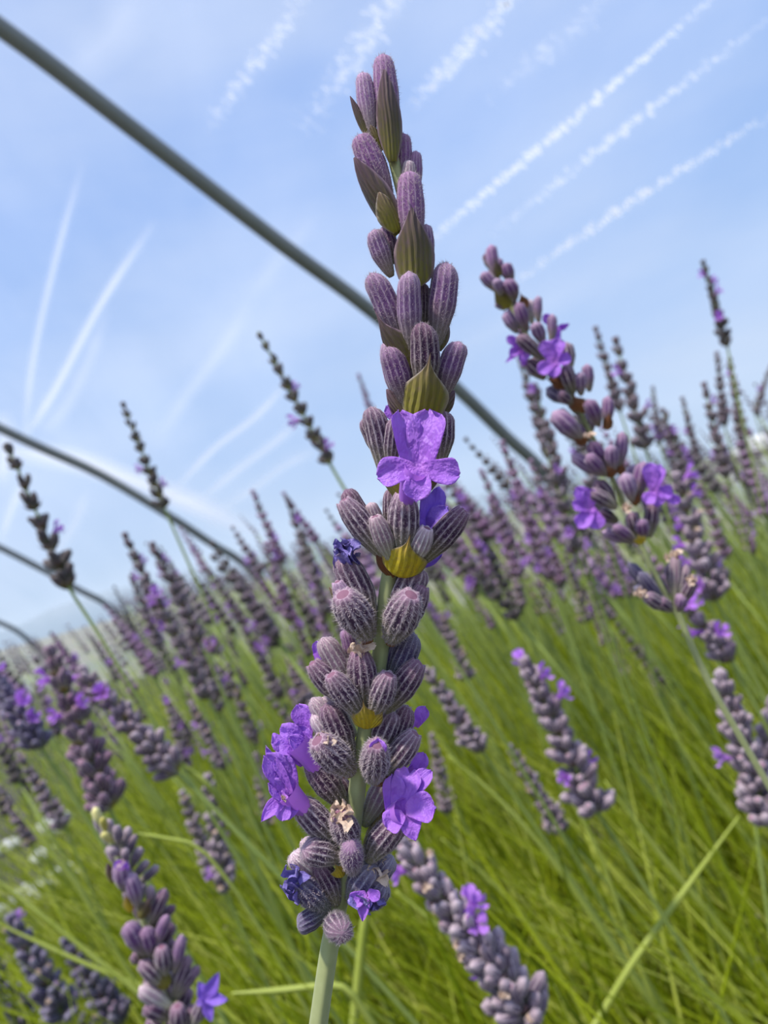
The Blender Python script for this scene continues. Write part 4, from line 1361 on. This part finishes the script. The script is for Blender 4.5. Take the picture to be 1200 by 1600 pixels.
HEADS = []
for s in range(9):
    V, F, T, RB = head_geo(s, 7 + s % 3, 6 + s % 2, (0.040, 0.05, 0.058)[s % 3])
    HEADS.append([mesh('flower_head', V, F, mt, {'t': T, 'rib': RB}) for mt in ('far_calyx', 'far_calyx_pink', 'far_calyx_dark')][s % 3])
HLEN = [(0.040, 0.05, 0.058)[s % 3] for s in range(9)]
STEMS = []
for s in range(8):
    r_ = np.random.default_rng(s + 40)
    lx = -r_.uniform(0.05, 0.30)
    ly = r_.uniform(-.12, .12)
    ts = np.linspace(0, 1, 12)
    P = np.stack([lx * ts ** 1.7, ly * ts ** 1.5, ts], 1)
    Vt, Ft = tube_geo(P * 0.5, np.linspace(.0015, .0009, 12), 5)
    T_ = P[-1] - P[-2]
    STEMS.append((mesh('stem', Vt, Ft, 'stem_far'), P[-1] * 0.5, T_ / np.linalg.norm(T_)))

cand = []
r_ = np.random.default_rng(77)
tries = 0
while len(cand) < 1000 and tries < 200000:
    tries += 1
    d = 0.5 + 4.2 * r_.random() ** 1.3
    a = math.radians(r_.uniform(-34, 34))
    x, y = d * math.sin(a), d * math.cos(a)
    lat = (np.array([x, y, 0]) @ BX)
    if not (-3.4 < lat < 2.5):
        continue
    # leave the trodden gap at the left open
    gx, gy = x + 1.05, y - 1.7
    if gx * gx / .30 + gy * gy / .5 < 1 or (x < -0.62 * y and y > 1.1):
        continue
    h = r_.normal(0.52, 0.045) + 0.012 * d
    k = int(r_.integers(8))
    sc = h / 0.5
    tip = np.array([x, y, 0]) + STEMS[k][1] * sc
    px, py, z = proj(tip + STEMS[k][2] * 0.05)
    if z < 0.3 or not (-60 < px < 1260) or py > 1350:
        continue
    hy = 850 - 0.2717 * (px - 600)
    if py < hy - 130 or (py < hy - 40 and r_.random() < 0.8):
        continue
    if py < hy - 10 and px < 170:
        continue
    cand.append((z, x, y, k, sc, int(r_.integers(9))))
cand.sort()
FV, FF, FT, FR = [], [], [], []
for i, (z, x, y, k, sc, hd) in enumerate(cand[:165]):
    root = empty('lavender_spike', (x, y, 0))
    link('stem', STEMS[k][0], root, Matrix.Translation((x, y, 0)) @ Matrix.Diagonal((sc, sc, sc, 1)))
    tip = np.array([x, y, 0]) + STEMS[k][1] * sc
    q = Vector(STEMS[k][2]).to_track_quat('Z', 'Y').to_matrix().to_4x4()
    s2 = 0.85 + 0.4 * random.random()
    M_ = Matrix.Translation(Vector(tip)) @ q @ Matrix.Diagonal((s2, s2, s2, 1))
    link('flower_head', HEADS[hd], root, M_)
    nf = random.randint(1, 4) if random.random() < 0.5 else 0
    tag(root, 'small blurred %s lavender spike %s among the crowd further down the row' % (('grey-mauve', 'pinkish', 'dark')[hd % 3], 'with violet flowers' if nf else 'without open flowers'),
        'lavender', 'distant lavender spikes down the row')
    if nf:
        for c_ in range(nf):
            az = random.uniform(0, 6.28)
            zz = random.uniform(0.002, HLEN[hd] * .6)
            p0 = M_ @ Vector((0.0035 * math.cos(az), 0.0035 * math.sin(az), zz + .003))
            p1 = M_ @ Vector((0.010 * math.cos(az), 0.010 * math.sin(az), zz + .006))
            link('corolla', PROTO[('C', 'petal_far', c_ % 3)], root, frame(np.array(p0), np.array(p1), 0.008, 0, None, STEMS[k][2]))
# the rest of the crowd, too many to count
SVc, SFc, so = [], [], 0
hv = [np.array(head_geo(s + 30, 6, 5, .05)[0]) for s in range(2)]
hg = [head_geo(s + 30, 6, 5, .05) for s in range(2)]
for i, (z, x, y, k, sc, hd) in enumerate(cand[165:]):
    tip = np.array([x, y, 0]) + STEMS[k][1] * sc
    g = hg[i % 2]
    q = np.array(Vector(STEMS[k][2]).to_track_quat('Z', 'Y').to_matrix())
    o = len(FV)
    FV += list((hv[i % 2] @ q.T) + tip)
    FF += [tuple(v + o for v in f) for f in g[1]]
    FT += g[2]
    FR += g[3]
    sm_ = STEMS[k][0]
    o = len(FV)
    SVc += [np.array(v.co) * sc + np.array([x, y, 0]) for v in sm_.vertices]
    SFc += [tuple(v + so for v in p.vertices) for p in sm_.polygons]
    so = len(SVc)
if FV:
    nh, nhf = len(FV), len(FF)
    FV += SVc
    FF += [tuple(v + nh for v in f) for f in SFc]
    FT += [0.0] * len(SVc)
    FR += [0.0] * len(SVc)

    o = world_mesh('lavender_crowd', FV, FF, ['far_calyx', 'stem_far'], (0, 3, 0.5), None, attrs={'t': FT, 'rib': FR}, mat_idx=[0] * nhf + [1] * len(SFc))
    tag(o, 'blurred mass of tiny lavender heads at the far end of the rows', 'lavender', None, 'stuff')

# ---------------------------------------------------------------- green stalks and leaves
def stalks(n, seed, dmin, dmax, hmean, hsd, rad, amin=-36, amax=36, lean=0.30, leansd=0.22, soft=45, line=(1235, -0.335), segs=5):
    r_ = np.random.default_rng(seed)
    d = np.sqrt(r_.uniform(dmin ** 2, dmax ** 2, n))
    a = np.radians(r_.uniform(amin, amax, n))
    x, y = d * np.sin(a), d * np.cos(a)
    keep = np.ones(n, bool)
    gx, gy = x + 1.0, y - 1.75
    keep &= ~((gx * gx / .16 + gy * gy / .40 < 1))
    keep &= ~((x < -0.64 * y) & (y > 1.2))
    lat = x * BX[0] + y * BX[1]
    keep &= (lat > -3.3) & (lat < 2.5)
    h = np.clip(r_.normal(hmean, hsd, n), 0.12, 0.6)
    azd = np.degrees(a)
    gap = (azd > -33) & (azd < -21.5) & (d > 0.38) & (d < 2.4)
    keep &= ~(gap & (r_.random(n) < 0.94))
    lx = -np.tan(r_.normal(lean, leansd, n)) * h
    ly = r_.normal(0, 0.16, n) * h
    top_ = np.stack([x + lx, y + ly, h], 1)
    px, py, z = proj(top_)
    lim = line[0] + line[1] * px + r_.normal(0, soft, n)
    keep &= (z > 0.14) & (py > lim)
    # keep the space round the sharp spike and the lens free
    mid = np.stack([x + lx * .4, y + ly * .4, h * .6], 1)
    _, _, zm = proj(mid)
    keep &= (zm > 0.16)
    x, y, h, lx, ly = x[keep], y[keep], h[keep], lx[keep], ly[keep]
    n = len(x)
    ts = np.linspace(0, 1, segs)
    V = np.zeros((n, segs, 3, 3))
    az0 = r_.uniform(0, 6.28, n)
    rr = rad * r_.uniform(0.6, 1.3, n)
    for j, t in enumerate(ts):
        c = np.stack([x + lx * t ** 1.6, y + ly * t ** 1.6, h * (t - 0.06 * t * t) + 0.0], 1)
        taper = (1 - 0.55 * t) if j < segs - 1 else 0.15
        for k in range(3):
            an = az0 + k * 2.094
            V[:, j, k] = c + (rr * taper)[:, None] * np.stack([np.cos(an), np.sin(an), np.zeros(n)], 1)
    base = (np.arange(n) * segs * 3)[:, None]
    Q = []
    for j in range(segs - 1):
        for k in range(3):
            a_, b_ = j * 3 + k, j * 3 + (k + 1) % 3
            Q.append(np.concatenate([base + a_, base + b_, base + b_ + 3, base + a_ + 3], 1))
    tint = np.repeat(np.clip(r_.beta(1.2, 1.1, n), 0, 1), segs * 3)
    return V.reshape(-1, 3), np.concatenate(Q), tint

def quad_mesh(name, V, Q, mat, tint, label):
    me = bpy.data.meshes.new(name)
    org = np.array([0, 1.0, 0])
    me.vertices.add(len(V))
    me.vertices.foreach_set('co', (V - org).astype(np.float32).ravel())
    me.loops.add(Q.size)
    me.loops.foreach_set('vertex_index', Q.astype(np.int32).ravel())
    me.polygons.add(len(Q))
    me.polygons.foreach_set('loop_start', np.arange(0, Q.size, 4, dtype=np.int32))
    me.polygons.foreach_set('use_smooth', np.ones(len(Q), bool))
    me.materials.append(MAT[mat])
    at = me.attributes.new('tint', 'FLOAT', 'POINT')
    at.data.foreach_set('value', tint.astype(np.float32))
    me.update(calc_edges=True)
    me.validate()
    o = link(name, me, None, Matrix.Translation(Vector(org)))
    tag(o, label, 'foliage', None, 'stuff')
    return o

# a few stems that can be followed on their own
def lone_stem(label, pts, wmm, tint=None, group=None, bend=0.45):
    P = smooth_path([pix(a, b_, d) for a, b_, d in pts], 24)
    tail, root = stem_to_ground(P[-1], P[-1] - P[-3], 0.18, bend)
    full = np.vstack([P, tail])
    Vt, Ft = tube_geo(full, np.minimum(1, 0.35 + np.arange(len(full)) / 12) * np.linspace(wmm, wmm * 1.2, len(full)) / 2000, 8, .1)
    o = empty('lavender_sprig', root)
    tag(o, label, 'sprig', group)
    world_mesh('stem', Vt, Ft, 'stem_lone', root, o)
    for k in (8, 10):            # narrow leaves in pairs low on the stem
        P0 = tail[k]
        for sg in (-1, 1):
            link('leaf', LEAF, o, frame(P0, P0 + np.array([0.012 * sg, 0.006, 0.018]), 0.0025, 0, None, (0, -1, 1)))
V, F, T, U = petal_geo(5, 8, 'lance', 2)
plain('stem_lone', (0.34, 0.42, 0.03), 0.55, 0.25, (80, (0.50, 0.55, 0.14)))
LEAF = mesh('leaf', V, F, 'stem_lone')
lone_stem('bare green stem slanting right across the other stalks', [(1155, 1275, 0.25), (1060, 1405, 0.25), (985, 1510, 0.25), (925, 1610, 0.25)], 2.1)
lone_stem('pale stem running down to the right beneath the slanting bare stem', [(945, 1220, 0.30), (1040, 1345, 0.30), (1110, 1430, 0.30), (1210, 1545, 0.30)], 2.2)
lone_stem('short pale stem lying level beside the base of the tall sharp spike', [(362, 1552, 0.2), (430, 1548, 0.2), (505, 1540, 0.2), (535, 1542, 0.2)], 1.5, bend=0.03)
lone_stem('thin level stem beside the yellow-tipped spike', [(215, 1302, 0.2), (250, 1308, 0.2), (295, 1316, 0.2)], 0.8, bend=0.05)
lone_stem('green stem arching down behind the long bare stem at the left', [(270, 1190, 0.24), (330, 1240, 0.24), (380, 1310, 0.25), (420, 1400, 0.25)], 1.8)
lone_stem('pale stem standing just behind the base of the tall sharp spike', [(575, 1400, 0.22), (566, 1470, 0.22), (552, 1610, 0.22)], 2.4)
for i, pts in enumerate(([(620, 1400), (700, 1470), (780, 1560)], [(700, 1180), (780, 1250), (860, 1340), (930, 1440)], [(870, 1210), (930, 1320), (960, 1400)], [(-10, 1370), (90, 1450), (190, 1530)],
                         [(-10, 1440), (120, 1500), (230, 1545)], [(20, 1260), (110, 1370), (160, 1450)], [(1000, 1040), (1080, 1190), (1160, 1300)], [(690, 1310), (790, 1400), (870, 1500)])):
    lone_stem('smooth green stem leaning left among the crowded stalks', [(a, b_, 0.25 + 0.016 * i) for a, b_ in pts], 1.6, None, 'loose stems leaning left')

# plants that would grow into one another stand a little apart
NUDGE = {'lavender_spike.007': (0.0017, 0.0052), 'lavender_spike.009': (0.0009, 0.004), 'lavender_spike.017': (0.0028, 0.0059), 'lavender_spike.024':
         (0.0009, 0.0048), 'lavender_spike.044': (0.0009, -0.0073), 'lavender_spike.050': (-0.0007, 0.0065), 'lavender_spike.053': (-0.0014, 0.0123),
         'lavender_spike.061': (0.001, -0.0064), 'lavender_spike.080': (-0.0036, -0.013), 'lavender_spike.082': (0.0022, 0.0059),
         'lavender_spike.107': (-0.0017, 0.0119), 'lavender_spike.124': (0.0017, 0.0074), 'lavender_spike.132': (0.0013, 0.0054),
         'lavender_spike.133': (0.0025, -0.0055), 'lavender_spike.136': (-0.001, 0.0056), 'lavender_spike.137': (0.0026, -0.0057),
         'lavender_spike.138': (0.0012, -0.0056), 'lavender_spike.139': (0.001, 0.0114), 'lavender_spike.144': (0.0008, 0.0119), 'lavender_spike.145':
         (0.0037, 0.012), 'lavender_spike.146': (0.0045, -0.0006), 'lavender_spike.148': (-0.0046, -0.0002), 'lavender_spike.152': (-0.0003, 0.0062),
         'lavender_spike.157': (-0.0028, 0.0063), 'lavender_spike.158': (0.0047, 0.0014), 'lavender_spike.159': (-0.0012, 0.0064),
         'lavender_spike.164': (0.0079, 0.0293), 'lavender_spike.165': (-0.0014, 0.013), 'lavender_spike.166': (-0.0024, 0.0067),
         'lavender_spike.169': (-0.0008, 0.0068), 'lavender_spike.170': (-0.0001, -0.0068), 'lavender_spike.173': (-0.0007, -0.0069),
         'lavender_spike.179': (0.0013, -0.007), 'lavender_spike.182': (0.0007, 0.0072), 'lavender_spike.183': (0.0054, 0.0015), 'lavender_spike.192':
         (0.0, 0.0074), 'lavender_spike.198': (0.0002, 0.0077), 'lavender_spike.201': (-0.003, 0.0077), 'lavender_spike.204': (-0.0046, 0.0156),
         'lavender_spike.210': (0.0017, 0.0079), 'lavender_spike.221': (0.0026, 0.0081), 'lavender_spike.241': (0.0033, 0.0088), 'lavender_spike.271':
         (-0.0035, 0.0099), 'lavender_spike.275': (-0.0004, 0.0099), 'lavender_spike.289': (-0.0037, 0.0103), 'lavender_spike.290': (-0.0023,
         -0.0209), 'lavender_sprig.004': (-0.0023, 0.0077), 'lavender_sprig.006': (-0.0003, 0.004)}
for nm_, (dx, dy) in NUDGE.items():
    bpy.data.objects[nm_].location.x += dx
    bpy.data.objects[nm_].location.y += dy
bpy.context.view_layer.update()

def part_stalks(V, Q, tint):
    """bend stalks aside where they would run through a stem, a head, a stone, a hoop or the film"""
    OV, OF = [], []
    for o in bpy.data.objects:
        if o.type != 'MESH' or o.name.startswith(('floor', 'field', 'hill', 'wall', 'roof', 'film_crease', 'condensation')):
            continue
        n = len(o.data.vertices)
        co = np.empty(n * 3, np.float32)
        o.data.vertices.foreach_get('co', co)
        M = np.array(o.matrix_world)
        co = co.reshape(-1, 3) @ M[:3, :3].T + M[:3, 3]
        z = (co - CAM) @ FW
        if z.max() < 0.15:
            continue                                   # nothing of it stands where stalks grow
        off = len(OV)
        OV += co.tolist()
        hair = any(m_ and m_.name == 'fuzz' for m_ in o.data.materials)
        OF += [tuple(i + off for i in p.vertices) for p in o.data.polygons if not (hair and p.material_index == 2)]
    tree = BVHTree.FromPolygons(OV, OF)
    per = 15
    n = len(V) // per
    P = V.reshape(n, 5, 3, 3)
    q0 = Q[np.argsort(Q[:, 0] // per, kind='stable')]
    qn = len(Q) // n
    loc = q0[:qn] % per
    todo = np.arange(n)
    r_ = np.random.default_rng(12)
    orig = P.copy()
    for rnd in range(9):
        sub = P[todo].reshape(-1, 3)
        faces = (loc[None] + (np.arange(len(todo)) * per)[:, None, None]).reshape(-1, 4)
        bad = np.unique([a // qn for a, _ in BVHTree.FromPolygons(sub.tolist(), faces.tolist()).overlap(tree)]).astype(int)
        todo = todo[bad]
        if not len(todo) or rnd == 8:
            break
        sh = r_.normal(0, 0.010 + 0.006 * rnd, (len(todo), 2))
        tip = r_.normal(0, 0.012 + 0.006 * rnd, (len(todo), 2))
        P[todo] = orig[todo]
        w = (np.linspace(0, 1, 5) ** 1.5)[None, :, None, None]
        P[todo, :, :, :2] += sh[:, None, None, :] + w * tip[:, None, None, :]
        # never into the open space before the lens
        zz = (P[todo].reshape(-1, 3) - CAM) @ FW
        near = zz.reshape(len(todo), -1).min(1) < 0.14
        P[todo[near]] = orig[todo[near]]
    ok = np.ones(n, bool)
    ok[todo] = False
    m_ = int(ok.sum())
    Q2 = (loc[None] + (np.arange(m_) * per)[:, None, None]).reshape(-1, 4)
    print('STALKS', n, 'left out', n - m_)
    return P[ok].reshape(-1, 3), Q2, tint.reshape(n, per)[ok].ravel()

sets = [stalks(5000, 21, 0.25, 1.1, 0.33, 0.07, 0.0016, amin=-75, amax=-34), stalks(5000, 22, 0.25, 1.4, 0.36, 0.07, 0.0016, amin=34, amax=70),
        stalks(1500, 8, 0.26, 0.75, 0.42, 0.05, 0.0017, leansd=.30), stalks(900, 9, 0.7, 1.6, 0.44, 0.05, 0.0026, line=(1180, -.31)),
        stalks(9000, 1, 0.22, 0.9, 0.36, 0.07, 0.0013),
        stalks(14000, 2, 0.6, 2.0, 0.38, 0.06, 0.0016, line=(1180, -0.31)),
        stalks(16000, 3, 1.8, 5.0, 0.40, 0.06, 0.0026, line=(1120, -0.29), soft=30),
        stalks(9000, 4, 0.25, 1.6, 0.20, 0.06, 0.0022, lean=0.25, leansd=.35)]
V, Q, T, off = [], [], [], 0
for v, q, t in sets:
    V.append(v)
    Q.append(q + off)
    T.append(t)
    off += len(v)
V, Q, T = part_stalks(np.concatenate(V), np.concatenate(Q), np.concatenate(T))
quad_mesh('lavender_stalks', V, Q, 'foliage', T, 'dense bright green lavender stalks and leaves filling the bed')
